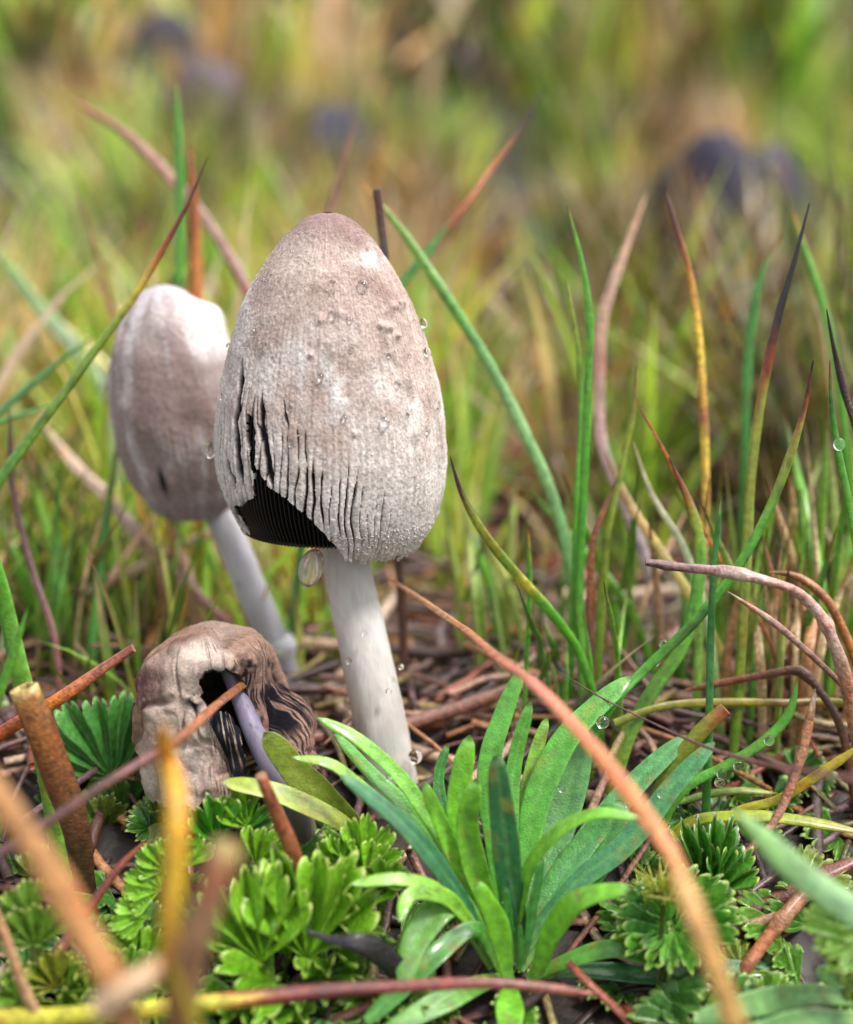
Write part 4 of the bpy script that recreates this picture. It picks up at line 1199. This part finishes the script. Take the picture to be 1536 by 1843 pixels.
blade([(1560, 1335, -1.2), (1480, 1390, -1.1), (1400, 1440, -1.0), (1320, 1465, -0.9)], 24, [(0, YE), (0.5, (196, 190, 50)), (1, OL)], 'yellow grass stem slanting down to the folded fan leaf')
blade([(1560, 1500, -1.2), (1450, 1478, -1.15), (1350, 1468, -1.1), (1240, 1480, -1.0)], 30, [(0, OL), (0.4, (176, 190, 40)), (1, (150, 180, 50))], 'broad yellow-green blade lying behind the folded fan leaf', flat=0.4)
blade([(1400, 1428, -0.6), (1300, 1424, -0.6), (1230, 1440, -0.6), (1150, 1460, -0.6)], 20, [(0, OL), (0.5, (120, 160, 60)), (1, GR)], 'olive green blade lying flat under the hooked blade')
# left side
blade([(375, 282, 1.4), (334, 375, 1.4), (292, 450, 1.35), (242, 530, 1.3), (170, 632, 1.2), (96, 735, 1.1), (0, 862, 0.9), (-90, 1000, 0.6)], [14, 24, 28, 28, 28], [(0, K), (0.10, RU), (0.16, (190, 110, 40)), (0.2, YE), (0.3, (130, 156, 40)), (0.5, (96, 150, 44)), (1, (84, 140, 44))],
      'long slanting blade with dark tip and yellow band before the grey mushroom', tip=0.14)
blade([(168, 606, 3.0), (80, 672, 2.9), (0, 742, 2.8), (-120, 860, 2.6)], [20, 28, 28], [(0, DG), (0.4, (110, 170, 110)), (1, (84, 150, 84))], 'bluish green blade behind the long slanting blade')
blade([(317, 132, 4.6), (321, 260, 4.4), (325, 400, 4.2), (322, 560, 4.0), (318, 800, 3.6)], 24, [(0, RU), (0.05, GR), (1, (96, 160, 50))], 'tall soft green blade rising behind the grey mushroom')
blade([(340, 258, 4.4), (346, 320, 4.3), (352, 420, 4.2), (356, 540, 4.0), (360, 800, 3.6)], 32, [(0, RU), (0.3, OR), (0.7, (190, 130, 40)), (1, OL)], 'soft orange-brown blade beside the tall soft green one', mat=M_DRY)
blade([(128, 178, 6.5), (225, 240, 6.0), (300, 312, 5.5), (370, 395, 5.0), (432, 495, 4.6), (500, 640, 4.2), (560, 900, 3.8)], 26, [(0, (176, 110, 76)), (0.3, PK), (0.7, (130, 92, 96)), (1, BR)], 'arching purplish brown dry stalk behind the grey mushroom', mat=M_DRY)
blade([(640, 215, 5.5), (612, 310, 5.2), (590, 390, 5.0), (560, 560, 4.5), (540, 900, 4)], 18, [(0, BR), (0.5, (150, 104, 100)), (1, BR)], 'faint reddish dry blade poking up behind the tall cap', mat=M_DRY)
strand('dry_stub', [(678, 340, 2.0), (686, 400, 2.0), (692, 450, 1.95), (700, 620, 1.9), (720, 1000, 1.8)], 17, [(0, (84, 56, 44)), (0.1, (58, 40, 36)), (1, DB)], 'black-brown cut stalk standing behind the tall cap', 'stalk', mat=M_DRY, cut=True)
blade([(95, 728, 2.6), (50, 742, 2.5), (0, 760, 2.4), (-80, 820, 2.2)], 20, [(0, DG), (1, GR)], 'short green blade half hidden under the long slanting blade')
blade([(212, 790, 2.6), (194, 930, 2.4), (178, 1080, 2.2), (168, 1150, 2.0)], [18, 28, 30], [(0, OL), (0.3, (86, 150, 46)), (1, DG)], 'upright green blade left of the grey mushroom stem, behind the wilted cap'.replace('left of', 'near'))
blade([(18, 735, 2.2), (26, 880, 2.0), (60, 1030, 1.6), (98, 1150, 1.2), (108, 1260, 1.0)], 17, [(0, DB), (0.5, (110, 70, 70)), (0.8, (150, 90, 80)), (0.9, LG), (1, LG)], 'thin purplish stalk turning green at its foot', mat=M_DRY)
blade([(-30, 420, 8), (60, 540, 7.6), (130, 620, 7.2), (180, 690, 6.8), (220, 900, 6)], 34, [(0, LG), (0.5, (190, 210, 190)), (1, LG)], 'wide pale grey-green blurred blade behind the long slanting blade', flat=0.3)
blade([(-20, 960, -1.0), (10, 1090, -1.0), (45, 1240, -1.1), (60, 1290, -1.1)], [40, 50, 46], [(0, GR), (0.5, (120, 176, 60)), (1, (140, 190, 60))], 'broad green shoot growing out of the hollow brown stalk', flat=0.5, root=True)
blade([(52, 1088, -1.6), (30, 1160, -1.6), (0, 1250, -1.6), (-60, 1400, -1.6)], 24, [(0, GR), (1, (130, 190, 70))], 'narrow light green blade in front of the broad green shoot')

# ------------------------------------------------------------------ dead stalks, stubs and twigs
dg = 'dead stalks and twigs'


def stalk(name, pts, w, stops, label, **kw):
    kw.setdefault('mat', M_DRY)
    w = [v * 0.9 for v in w] if isinstance(w, list) else w * 0.9
    return strand(name, pts, w, stops, label, 'twig' if name == 'twig' else 'stalk', dg, **kw)


stalk('dry_stalk', [(700, 1040, 0.9), (780, 1095, 0.2), (870, 1160, -1.6), (1010, 1282, -3.1), (1100, 1385, -3.7), (1190, 1505, -4.1), (1250, 1640, -5.20), (1300, 1780, -5.30), (1335, 1900, -5.30)], [18, 20, 21, 24, 30, 36, 42, 44],
      [(0, (190, 140, 100)), (0.25, (160, 96, 66)), (0.38, (204, 124, 100)), (0.5, (212, 124, 70)), (0.65, (214, 156, 96)), (0.8, (226, 190, 100)), (1, (214, 176, 60))], 'long arching orange dry blade turning yellow near its foot', tip=0.05, flat=0.5, mott=0.1)
stalk('dry_stalk', [(1075, 1790, -2.9), (900, 1770, -3.0), (700, 1775, -3.1), (560, 1786, -3.2), (440, 1798, -3.3), (280, 1815, -3.4), (100, 1832, -3.4), (-80, 1850, -3.4)], [18, 24, 28, 34, 42, 44, 40],
      [(0, (150, 96, 80)), (0.2, (140, 70, 60)), (0.38, (84, 30, 34)), (0.44, (140, 60, 36)), (0.46, (196, 150, 60)), (0.5, (190, 190, 50)), (0.8, (190, 180, 50)), (1, (130, 90, 50))], 'horizontal stalk, dark red at one end and yellow-green at the other', tip=0.04, mott=0.1)
stalk('dry_stalk', [(290, 1298, -5.00), (302, 1370, -4.25), (318, 1470, -5.10), (314, 1560, -5.20), (308, 1660, -5.30), (316, 1790, -5.40), (320, 1900, -5.40)], [40, 50, 46, 38, 44, 60], [(0, (222, 150, 40)), (0.2, (214, 150, 44)), (0.4, (206, 166, 30)), (0.55, (176, 110, 40)), (0.66, (116, 60, 36)), (1, (120, 70, 44))],
      'blurred yellow stalk turning dark brown downwards', tip=0.08, mott=0.08)
stalk('dry_stub', [(408, 1522, -5.60), (372, 1625, -5.60), (335, 1750, -5.50), (320, 1850, -5.40)], [64, 70, 72, 74], [(0, (176, 136, 100)), (0.3, (150, 106, 72)), (0.6, (120, 76, 50)), (1, (160, 110, 70))], 'thick blurred tan cut stub leaning on the yellow stalk', cut=True, hollow=True, mott=0.1)
stalk('dry_stub', [(178, 1815, -5.70), (235, 1775, -5.70), (290, 1738, -4.85), (345, 1705, -5.60)], 50, [(0, (216, 186, 150)), (0.5, (196, 140, 90)), (1, (150, 100, 70))], 'short pale straw piece lying across the blurred stub', cut=True, root=False)
stalk('dry_stalk', [(-60, 1360, -5.50), (10, 1450, -5.50), (85, 1560, -5.50), (150, 1680, -5.50), (205, 1775, -5.50), (240, 1880, -5.50)], [54, 60, 62, 56, 44], [(0, (206, 150, 90)), (0.4, (196, 140, 90)), (0.7, (176, 126, 84)), (1, (110, 66, 50))], 'wide blurred tan blade slanting down to the stub', flat=0.4, tip=0.02, mott=0.08)
stalk('twig', [(440, 1232, -0.75), (400, 1262, -1.3), (350, 1305, -2.0), (290, 1352, -2.6), (165, 1430, -3.0), (55, 1500, -3.2), (-80, 1590, -3.4)], [20, 20, 18, 20, 22, 24, 24], [(0, (160, 100, 60)), (0.2, (170, 104, 70)), (0.3, (120, 66, 54)), (0.5, (104, 74, 70)), (0.8, (116, 60, 56)), (1, (120, 60, 50))],
      'thin brown twig poking into the hole of the wilted cap', cut=True)
stalk('twig', [(-30, 1600, -3.4), (20, 1710, -3.4), (50, 1790, -3.4), (90, 1880, -3.4)], 22, [(0, (196, 140, 100)), (0.5, (200, 160, 120)), (1, (190, 140, 100))], 'thin tan twig among the yellowing toothed leaves', cut=True)
stalk('twig', [(272, 1505, -2.1), (215, 1560, -2.2), (165, 1630, -2.3), (120, 1690, -2.4), (70, 1770, -2.5)], [14, 20, 22, 22], [(0, (150, 80, 60)), (0.4, (130, 66, 50)), (0.55, (190, 130, 120)), (0.7, (120, 70, 56)), (1, (90, 50, 40))], 'dark red knobbly twig beside the round-toothed leaves', knots=1)
stalk('dry_stub', [(470, 1396, -2.3), (498, 1462, -2.2), (530, 1545, -2.1), (545, 1600, -2.0)], [26, 36, 46, 48], [(0, (190, 110, 84)), (0.1, (150, 80, 54)), (0.5, (160, 96, 56)), (1, (116, 66, 40))], 'reddish brown cut stub pointing up among the pleated leaves', cut=True, mott=0.3)
stalk('dry_stub', [(40, 1238, -1.6), (75, 1320, -1.6), (110, 1410, -1.55), (135, 1480, -1.5), (150, 1560, -1.4)], [64, 62, 56, 48, 44], [(0, (176, 140, 70)), (0.06, (150, 94, 40)), (0.3, (126, 76, 36)), (0.6, (96, 60, 40)), (1, (44, 28, 24))], 'hollow brown cut stalk with a ragged open top', cut=True, hollow=True, nc=20)
stalk('dry_stub', [(240, 1166, -0.9), (180, 1206, -0.9), (110, 1256, -0.9), (20, 1310, -0.9), (-40, 1350, -0.9)], [20, 28, 28, 22], [(0, (130, 70, 60)), (0.12, (190, 116, 90)), (0.35, (220, 120, 30)), (0.5, (196, 90, 40)), (0.7, (90, 56, 60)), (1, (70, 44, 50))], 'short glossy orange stalk pointing at the wilted cap', cut=True)
stalk('dry_stalk', [(395, 952, 3.2), (320, 985, 3.2), (235, 1030, 3.2), (150, 1075, 3.2)], 26, [(0, STR), (0.5, (220, 196, 170)), (1, TAN)], 'pale straw leaning under the grey mushroom cap', cut=True)
stalk('dry_stalk', [(75, 760, 4.2), (130, 830, 4.0), (190, 890, 3.8), (260, 980, 3.5), (330, 1060, 3.2)], 28, [(0, STR), (0.4, (196, 170, 160)), (1, PK)], 'pale pinkish straw slanting towards the grey mushroom stem', flat=0.4)
stalk('dry_stalk', [(330, 1030, 2.4), (365, 1080, 2.3), (405, 1120, 2.2), (450, 1170, 2.0)], 22, [(0, PK), (0.5, (160, 90, 76)), (1, BR)], 'reddish stalk slanting behind the wilted cap', cut=True)
stalk('twig', [(1162, 1012, -0.7), (1215, 1020, -0.7), (1290, 1030, -0.75), (1370, 1046, -0.8), (1440, 1070, -0.8), (1480, 1110, -0.8), (1508, 1180, -0.8), (1530, 1270, -0.8), (1550, 1380, -0.8)], [16, 22, 20, 24, 28, 30, 26, 26, 24],
      [(0, (110, 76, 74)), (0.1, (130, 90, 90)), (0.2, (206, 176, 164)), (0.3, (176, 120, 96)), (0.4, (216, 190, 180)), (0.55, (170, 116, 84)), (0.7, (186, 130, 100)), (1, (150, 90, 66))], 'flaky pinkish bark twig bending over at its end', knots=1, cut=True, mott=0.35, wob=0.03)
stalk('twig', [(1310, 1065, -0.4), (1390, 1118, -0.4), (1450, 1170, -0.4), (1510, 1225, -0.4), (1580, 1300, -0.4)], 13, [(0, (196, 160, 140)), (0.4, (130, 84, 70)), (1, (140, 90, 70))], 'thin brown twig running under the bark twig')
stalk('twig', [(1225, 1245, 0.2), (1300, 1230, 0.1), (1380, 1215, 0.0), (1440, 1208, -0.1), (1480, 1250, -0.2)], [18, 16, 18], [(0, (150, 90, 60)), (0.5, (80, 50, 44)), (1, (120, 76, 50))], 'dark twig lying behind the hooked green blade', knots=1, root=True)
stalk('twig', [(1385, 1030, 0.2), (1430, 1036, 0.1), (1480, 1070, 0), (1520, 1140, 0)], [20, 24, 22], [(0, (130, 80, 44)), (0.5, (186, 120, 60)), (1, (150, 96, 70))], 'curled orange-brown stalk arching behind the bark twig')
stalk('twig', [(1468, 1240, -1.0), (1455, 1310, -1.05), (1432, 1390, -1.1), (1395, 1475, -1.15), (1335, 1545, -1.3), (1270, 1610, -1.4)], [24, 20, 18, 18, 22], [(0, (196, 180, 160)), (0.1, (176, 120, 80)), (0.4, (190, 140, 116)), (0.6, (140, 90, 70)), (1, (106, 60, 44))], 'bent tan twig running down to the folded fan leaf', knots=1)
stalk('twig', [(992, 1200, -0.5), (1095, 1262, -0.9), (1200, 1312, -1.4), (1290, 1350, -1.9), (1350, 1368, -2.3), (1440, 1385, -3.2), (1560, 1405, -4.0), (1700, 1440, -5.20)], [8, 12, 15, 18, 26, 44, 60, 60], [(0, (96, 70, 70)), (0.15, (106, 56, 56)), (0.4, (116, 60, 60)), (0.55, (130, 96, 110)), (1, (170, 140, 170))],
      'dark red-brown twig crossing the rosette and widening into a purple-grey blade', tip=0.3, flat=0.5, mott=0.12)
stalk('twig', [(1455, 1600, -1.6), (1410, 1650, -1.8), (1370, 1700, -1.9), (1340, 1745, -2.0)], [34, 30, 30], [(0, (130, 80, 56)), (0.4, (190, 140, 104)), (1, (150, 96, 64))], 'short splintered tan twig on the soil beneath the pale blade', cut=True, knots=1)
stalk('twig', [(1560, 1540, -1.2), (1480, 1580, -1.3), (1390, 1625, -1.4), (1330, 1660, -1.5)], 34, [(0, (130, 74, 54)), (0.5, (110, 60, 46)), (1, (90, 50, 40))], 'thick dark brown twig crossing behind the splintered tan one', knots=1)
strand('grass_blade', [(1318, 1455, -3.6), (1380, 1515, -3.7), (1440, 1575, -3.8), (1520, 1632, -3.9), (1640, 1700, -4.0)], [50, 64, 70, 74], [(0, (130, 180, 90)), (0.3, (140, 186, 130)), (0.6, (170, 206, 176)), (1, (160, 200, 160))], 'wide pale blue-green blurred blade reaching in over the toothed leaf', 'grass', gb, flat=0.3, tip=0.12, mott=0.08)
blade([(300, 1720, -5.70), (330, 1790, -5.70), (355, 1850, -5.70), (380, 1920, -5.70)], 26, [(0, (196, 170, 40)), (1, (170, 190, 40))], 'thin yellow-green shoot at the foot of the blurred stub')


# ------------------------------------------------------------------ tufts of thinner grass, each one plant with its blades as parts
def tuft(px, py, Y, n, spread_px, hpx, wpx, tones, label, seed, lean=0.25):
    r = np.random.default_rng(seed)
    t = empty('grass_tuft', at(px, py, Y))
    tag(t, label, 'grass tuft', 'grass tufts round the mushrooms')
    for k in range(n):
        bx, by = px + r.normal() * spread_px * 0.35, py + r.normal() * 12
        h = hpx * (0.45 + 0.6 * r.random())
        dx = r.normal() * lean * h
        Yb, Yt = Y + r.normal() * 0.25, Y + r.normal() * 0.6
        tone = tones[r.integers(len(tones))]
        tipc = [(150, 90, 50), (90, 60, 46), tone][r.integers(3)]
        w = wpx * (0.6 + 0.7 * r.random())
        dry = tone[0] > tone[1]
        strand('leaf', [(bx + dx, by - h, Yt), (bx + dx * 0.55, by - h * 0.62, Y + (Yt - Y) * 0.5), (bx + dx * 0.15, by - h * 0.25, Yb), (bx, by, Yb)],
               [w * 0.7, w, w, w * 0.9], [(0, tipc), (0.2, tone), (1, tone)], parent=t, mat=M_DRY if dry else M_BLADE, flat=0.4, tip=0.3, nc=8, n=16, roll=r.random() * 1.5)
    return t


tg = [(110, 176, 56), (140, 190, 70), (96, 160, 60), (170, 190, 96)]
td = [(206, 176, 130), (190, 150, 116), (196, 140, 100), (216, 190, 150)]
tuft(1400, 1240, 0.9, 20, 150, 330, 20, td + tg[2:], 'straw-coloured and green tuft standing behind the bark twig', 11)
tuft(1300, 1180, 1.8, 16, 160, 420, 18, tg, 'green tuft behind the upright ribbed blade', 12)
tuft(1490, 1150, 1.6, 14, 120, 420, 20, tg + td[:1], 'tall green tuft beside the knobbed blade', 13)
tuft(1130, 1180, 1.9, 12, 140, 330, 16, tg + td[:2], 'mixed green and tan tuft behind the rust-brown curled blade', 14)
tuft(900, 1120, 2.6, 12, 150, 260, 16, tg + td[2:3], 'low green tuft in the litter behind the tall mushroom', 15)
tuft(120, 1120, 2.6, 14, 170, 300, 20, tg + td[:2], 'soft green tuft behind the orange stalk', 16)
tuft(300, 1080, 3.2, 10, 130, 230, 18, tg + td, 'small tuft behind the grey mushroom stem', 17)
tuft(1020, 1230, 0.5, 8, 90, 190, 12, tg, 'short green tuft just behind the rosette', 18)

# low broad leaves over the soil before the rosette
lo = empty('strap_leaf_plant', at(1500, 1850, -2.6))
tag(lo, 'low pale green strap leaves lying on the soil under the orange blade', 'plant')
for pts, w, tone, Ys, roll in [
        ([(1250, 1838, -3.0), (1360, 1806), (1460, 1790), (1580, 1800)], 60, (120, 172, 92), (-3.0, -2.9, -2.8, -2.7), 0.2),
        ([(1330, 1870), (1430, 1840), (1560, 1830)], 56, (110, 160, 84), (-3.3, -3.1, -2.9), 0.2),
        ([(1470, 1745), (1540, 1780), (1600, 1830)], 50, (96, 150, 70), (-2.6, -2.7, -2.8), 0.2)]:
    strap_leaf(lo, [p[:2] for p in pts], w, tone, Ys, roll, chan=0.15, th=0.1)

dl = strand('wet_spot', [(548, 1672, -2.5), (585, 1690, -2.55), (640, 1698, -2.6), (690, 1720, -2.5)], [20, 46, 44, 30], [(0, (40, 34, 40)), (0.5, (26, 22, 28)), (1, (44, 34, 30))],  # flat black strip put in for a small dark wet spot
            'flat black piece standing for a wet spot among the lush pleated leaves', 'wet spot', mat=M_DRY, flat=0.25, tip=0.3)


# ------------------------------------------------------------------ the mass of grass and litter
def ribbon_mass(name, root, L, az, lean, bend, w, cols_root, cols_tip, seg, mat, label, cat):
    """many blades in one mesh: ribbons with a folded cross-section"""
    n = len(root)
    t = np.linspace(0, 1, seg + 1)
    dirh = np.stack([np.cos(az), np.sin(az), np.zeros(n)], 1)
    ang = lean[:, None] + bend[:, None] * t[None, :] ** 1.3
    ds = L[:, None] / seg
    dx = np.concatenate([np.zeros((n, 1)), np.cumsum(np.sin(ang[:, :-1]) * ds, 1)], 1)
    dz = np.concatenate([np.zeros((n, 1)), np.cumsum(np.cos(ang[:, :-1]) * ds, 1)], 1)
    C = root[:, None, :] + dirh[:, None, :] * dx[..., None] + np.array([0, 0, 1.0]) * dz[..., None]
    sid = np.stack([-np.sin(az), np.cos(az), np.zeros(n)], 1)
    tw = rng.random(n) * np.pi
    nn = np.cos(tw)[:, None] * sid + np.sin(tw)[:, None] * dirh
    ww = w[:, None] * np.clip((1 - t) * 3.0, 0.04, 1)[None, :] * 0.5
    perp = np.cross(nn, np.array([0, 0, 1.0]))
    V = np.stack([C - nn[:, None, :] * ww[..., None], C + perp[:, None, :] * (ww * 0.5)[..., None], C + nn[:, None, :] * ww[..., None]], 2)
    V = V.reshape(-1, 3)
    a = np.arange(n)[:, None, None] * (seg + 1) * 3
    s = np.arange(seg)[None, :, None] * 3
    q = np.arange(2)[None, None, :]
    F = np.stack([a + s + q, a + s + q + 1, a + s + 3 + q + 1, a + s + 3 + q], -1).reshape(-1, 4)
    c = cols_root[:, None, :] + (cols_tip - cols_root)[:, None, :] * smooth(0.35, 1.0, t)[None, :, None]
    c = np.repeat(c, 3, 1).reshape(-1, 3)
    o = mesh_obj(name, V, F, mat, c, origin=(0, 0, 0))
    tag(o, label, cat, kind='stuff')
    return o


def palette(cols, idx):
    return lin(np.array(cols)[idx])


def scatter(n, y0, y1, power=1.0, widen=1.5):
    y = y0 + (y1 - y0) * rng.random(n) ** power
    half = (y + 13.5) * 0.29 * widen
    x = CAM[0] + (rng.random(n) * 2 - 1) * half
    return x, y


def grass_field(name, n, y0, y1, power, Lr, wr, label, thin=0.35):
    x, y = scatter(n, y0, y1, power)
    p = np.stack([x, y, y * 0], 1)
    sc_ = 1.7 / (0.6 + (y + 13) * 0.045)
    dens = fbm(np.stack([x * sc_, y * 0.12, y * 0], 1), 0.55, 301)
    k = dens > thin
    foot = at(470, 1100, 2.15)                      # nothing tall grows right in front of the grey mushroom's foot
    k &= ~((y < 2.3) & (np.abs(x - foot[0]) < 0.75))
    x, y, p, dens, sc_ = x[k], y[k], p[k], dens[k], sc_[k]
    n = len(x)
    z = ground(x, y) - 0.05
    root = np.stack([x, y, z], 1)
    hue = fbm(np.stack([x * sc_, y * 0.14, y * 0 + 7], 1), 0.7, 311, 2)
    hue = 0.5 + (hue - 0.5) * 2.1 + rng.normal(size=n) * 0.085 + 0.05 * (x - CAM[0]) / ((y + 13.5) * 0.29) + 0.02
    greens = [(122, 164, 56), (150, 178, 62), (172, 188, 72), (108, 150, 58), (184, 196, 98), (132, 176, 74)]
    yel = [(186, 176, 76), (176, 164, 80), (196, 170, 70), (160, 160, 70)]
    dry = [(196, 170, 126), (180, 144, 110), (210, 190, 156), (150, 118, 100), (190, 166, 150), (206, 146, 84)]
    g = palette(greens, rng.integers(0, len(greens), n))
    yl = palette(yel, rng.integers(0, len(yel), n))
    d = palette(dry, rng.integers(0, len(dry), n))
    tone = 0.26 + 1.4 * smooth(0.34, 0.66, fbm(np.stack([x * sc_, y * 0.16, y * 0 + 3], 1), 0.9, 321, 2))
    c = np.where((hue > 0.52)[:, None], g, np.where((hue > 0.46)[:, None], yl, d))
    c = c * (tone * (0.55 + 0.9 * rng.random(n)))[:, None]
    ctip = np.where((rng.random(n) < 0.3)[:, None], palette(dry, rng.integers(0, len(dry), n)), c)
    L = Lr[0] + (Lr[1] - Lr[0]) * rng.random(n) ** 1.4
    L = L * (0.55 + 0.9 * dens)
    w = wr[0] + (wr[1] - wr[0]) * rng.random(n)
    return ribbon_mass(name, root, L, rng.random(n) * 2 * np.pi, np.abs(rng.normal(size=n)) * 0.35, rng.random(n) * 1.1, w, c, ctip, 6, M_GRASS, label, 'grass')


grass_field('grass', 500, 0.6, 3.6, 0.8, (0.6, 2.2), (0.05, 0.10), 'short green and tan grass sprouting through the litter', thin=0.4)
grass_field('grass', 2300, 2.8, 9.0, 0.7, (1.0, 3.0), (0.05, 0.11), 'soft green and straw-coloured grass behind the mushrooms', thin=0.44)
grass_field('grass', 900, 3.5, 13.0, 0.8, (3.0, 5.5), (0.08, 0.16), 'tall soft green blades standing out of the background grass', thin=0.5)
grass_field('grass', 16000, 8.0, 45.0, 0.9, (1.8, 4.4), (0.09, 0.2), 'blurred green, yellow and brown grass of the middle distance', thin=0.46)
grass_field('grass', 16000, 40.0, 170.0, 0.8, (4.0, 9.0), (0.3, 0.7), 'far blurred grassy slope closing the view', thin=0.44)


def litter(name, n, y0, y1, wr, Lr, label, zr):
    x, y = scatter(n, y0, y1, 1.0, 1.25)
    cl = [(140, 92, 76), (60, 40, 36), (90, 60, 52), (104, 66, 58), (170, 130, 108), (84, 58, 54), (190, 160, 136), (150, 80, 60), (120, 92, 92), (176, 120, 76), (70, 48, 46), (150, 130, 80), (110, 96, 60)]
    VV, FF, CC = [], [], []
    o = 0
    for i in range(n):
        L = Lr[0] + (Lr[1] - Lr[0]) * rng.random()
        a = rng.random() * 2 * np.pi
        m = 9
        s = np.linspace(-0.5, 0.5, m)
        px = x[i] + np.cos(a) * s * L + np.sin(a) * (s ** 2) * L * rng.normal() * 0.5
        py = y[i] + np.sin(a) * s * L - np.cos(a) * (s ** 2) * L * rng.normal() * 0.5
        r = wr[0] + (wr[1] - wr[0]) * rng.random()
        pz = ground(px, py) + r * 0.6 + rng.random() * zr + s * rng.normal() * 0.35
        C = np.stack([px, py, pz], 1)
        V, F, ts, us = sweep(C, r, r * (0.4 + 0.6 * rng.random()), nc=6, hint=(0.05, -0.2, 1))
        c = lin(cl[rng.integers(len(cl))]) * (0.6 + 0.8 * vnoise(V, 3, i))[:, None]
        VV.append(V)
        FF += [[k + o for k in f] for f in F]
        CC.append(c)
        o += len(V)
    ob = mesh_obj(name, np.concatenate(VV), FF, M_DRY, np.concatenate(CC), origin=(0, 0, 0))
    tag(ob, label, 'litter', kind='stuff')


litter('dead_grass_litter', 170, 0.2, 7.0, (0.045, 0.085), (1.2, 4.0), 'thicker brown dead stalks lying behind the mushroom stems', 0.5)
litter('dead_grass_litter', 700, 0.3, 8.5, (0.014, 0.05), (1.0, 3.6), 'tangled brown dead grass on the soil behind the mushroom stems', 0.6)
litter('dead_grass_litter', 150, -2.6, 0.4, (0.02, 0.06), (0.8, 2.4), 'brown dead stems scattered on the soil between the leaves', 0.12)
litter('dead_grass_litter', 500, 8.0, 30.0, (0.06, 0.16), (2.0, 6.0), 'blurred brown dead grass lying in the middle distance', 0.8)

# low leafy ground cover between the larger plants
gc_V, gc_F, gc_C, go = [], [], [], 0
for k in range(330):
    y = -3.4 + 3.6 * rng.random()
    x = CAM[0] + (rng.random() * 2 - 1) * (y + 13.5) * 0.34
    if abs(x - 1.0) < 1.0 and -2.3 < y and rng.random() < 0.75:
        continue
    if y > -1.2 and rng.random() < 0.6:
        continue
    z = ground(x, y)[0]
    a = rng.random() * 2 * np.pi
    b = np.array([x, y, z + 0.04 + 0.2 * rng.random()])
    R = 0.22 + 0.26 * rng.random()
    tp = b + np.array([np.cos(a) * R, np.sin(a) * R * 0.8, 0.05 + 0.22 * rng.random()])
    tone = [(96, 160, 60), (120, 176, 60), (84, 140, 56), (150, 176, 66)][rng.integers(4)]
    V, F, c = fan_mesh(b, tp, (rng.normal() * 0.3, -0.4, 0.9), 72, 5, 0.22, 0.12, tone, (186, 206, 100), 900 + k, nr=7)
    gc_V.append(V)
    gc_F.append(F + go)
    gc_C.append(c)
    go += len(V)
gco = mesh_obj('ground_cover', np.concatenate(gc_V), np.concatenate(gc_F), M_FAN, np.concatenate(gc_C), origin=(0, 0, 0))
tag(gco, 'low carpet of small toothed green leaves over the soil', 'ground cover', kind='stuff')


# stones in the far grass
def stone(px, py, Y, rx, rz, tone, label):
    seed = int(px)
    c0 = at(px, py, Y)
    n, m = 28, 18
    th = np.linspace(0, np.pi, m)
    ph = np.linspace(0, 2 * np.pi, n, endpoint=False)
    TH, PH = np.meshgrid(th, ph, indexing='ij')
    D = np.stack([np.sin(TH) * np.cos(PH), np.sin(TH) * np.sin(PH), np.cos(TH)], -1).reshape(-1, 3)
    f = 0.75 + 0.5 * fbm(D + seed, 1.6, 11)
    gz = ground(c0[0], c0[1])[0]
    hz = max(rz, (c0[2] - gz)) * 0.85
    V = np.array([c0[0], c0[1], gz]) + D * f[:, None] * np.array([rx, rx * 0.9, hz])
    i, j = np.meshgrid(np.arange(m - 1), np.arange(n), indexing='ij')
    F = np.stack([i * n + j, (i + 1) * n + j, (i + 1) * n + (j + 1) % n, i * n + (j + 1) % n], -1).reshape(-1, 4)
    c = lin(tone) * (0.7 + 0.6 * fbm(D, 3, 12))[:, None]
    tag(mesh_obj('stone', V, F, M_STONE, c), label, 'stone', 'stones in the far grass')


stone(1290, 210, 20, 1.9, 1.4, (40, 35, 50), 'large dark bluish stone lying in the far grass')
stone(1375, 215, 22, 1.3, 1.0, (62, 55, 72), 'smaller grey stone beside the large bluish stone')
stone(605, 130, 30, 1.5, 1.2, (64, 66, 82), 'small dark stone above the tall mushroom cap')
stone(375, 70, 34, 2.0, 1.6, (96, 80, 90), 'purplish grey stone above the grey mushroom')
stone(300, 15, 44, 2.6, 1.6, (60, 56, 64), 'nearly black stone high on the far slope')

for o in bpy.data.objects:
    if '_o' in o.keys():
        del o['_o']
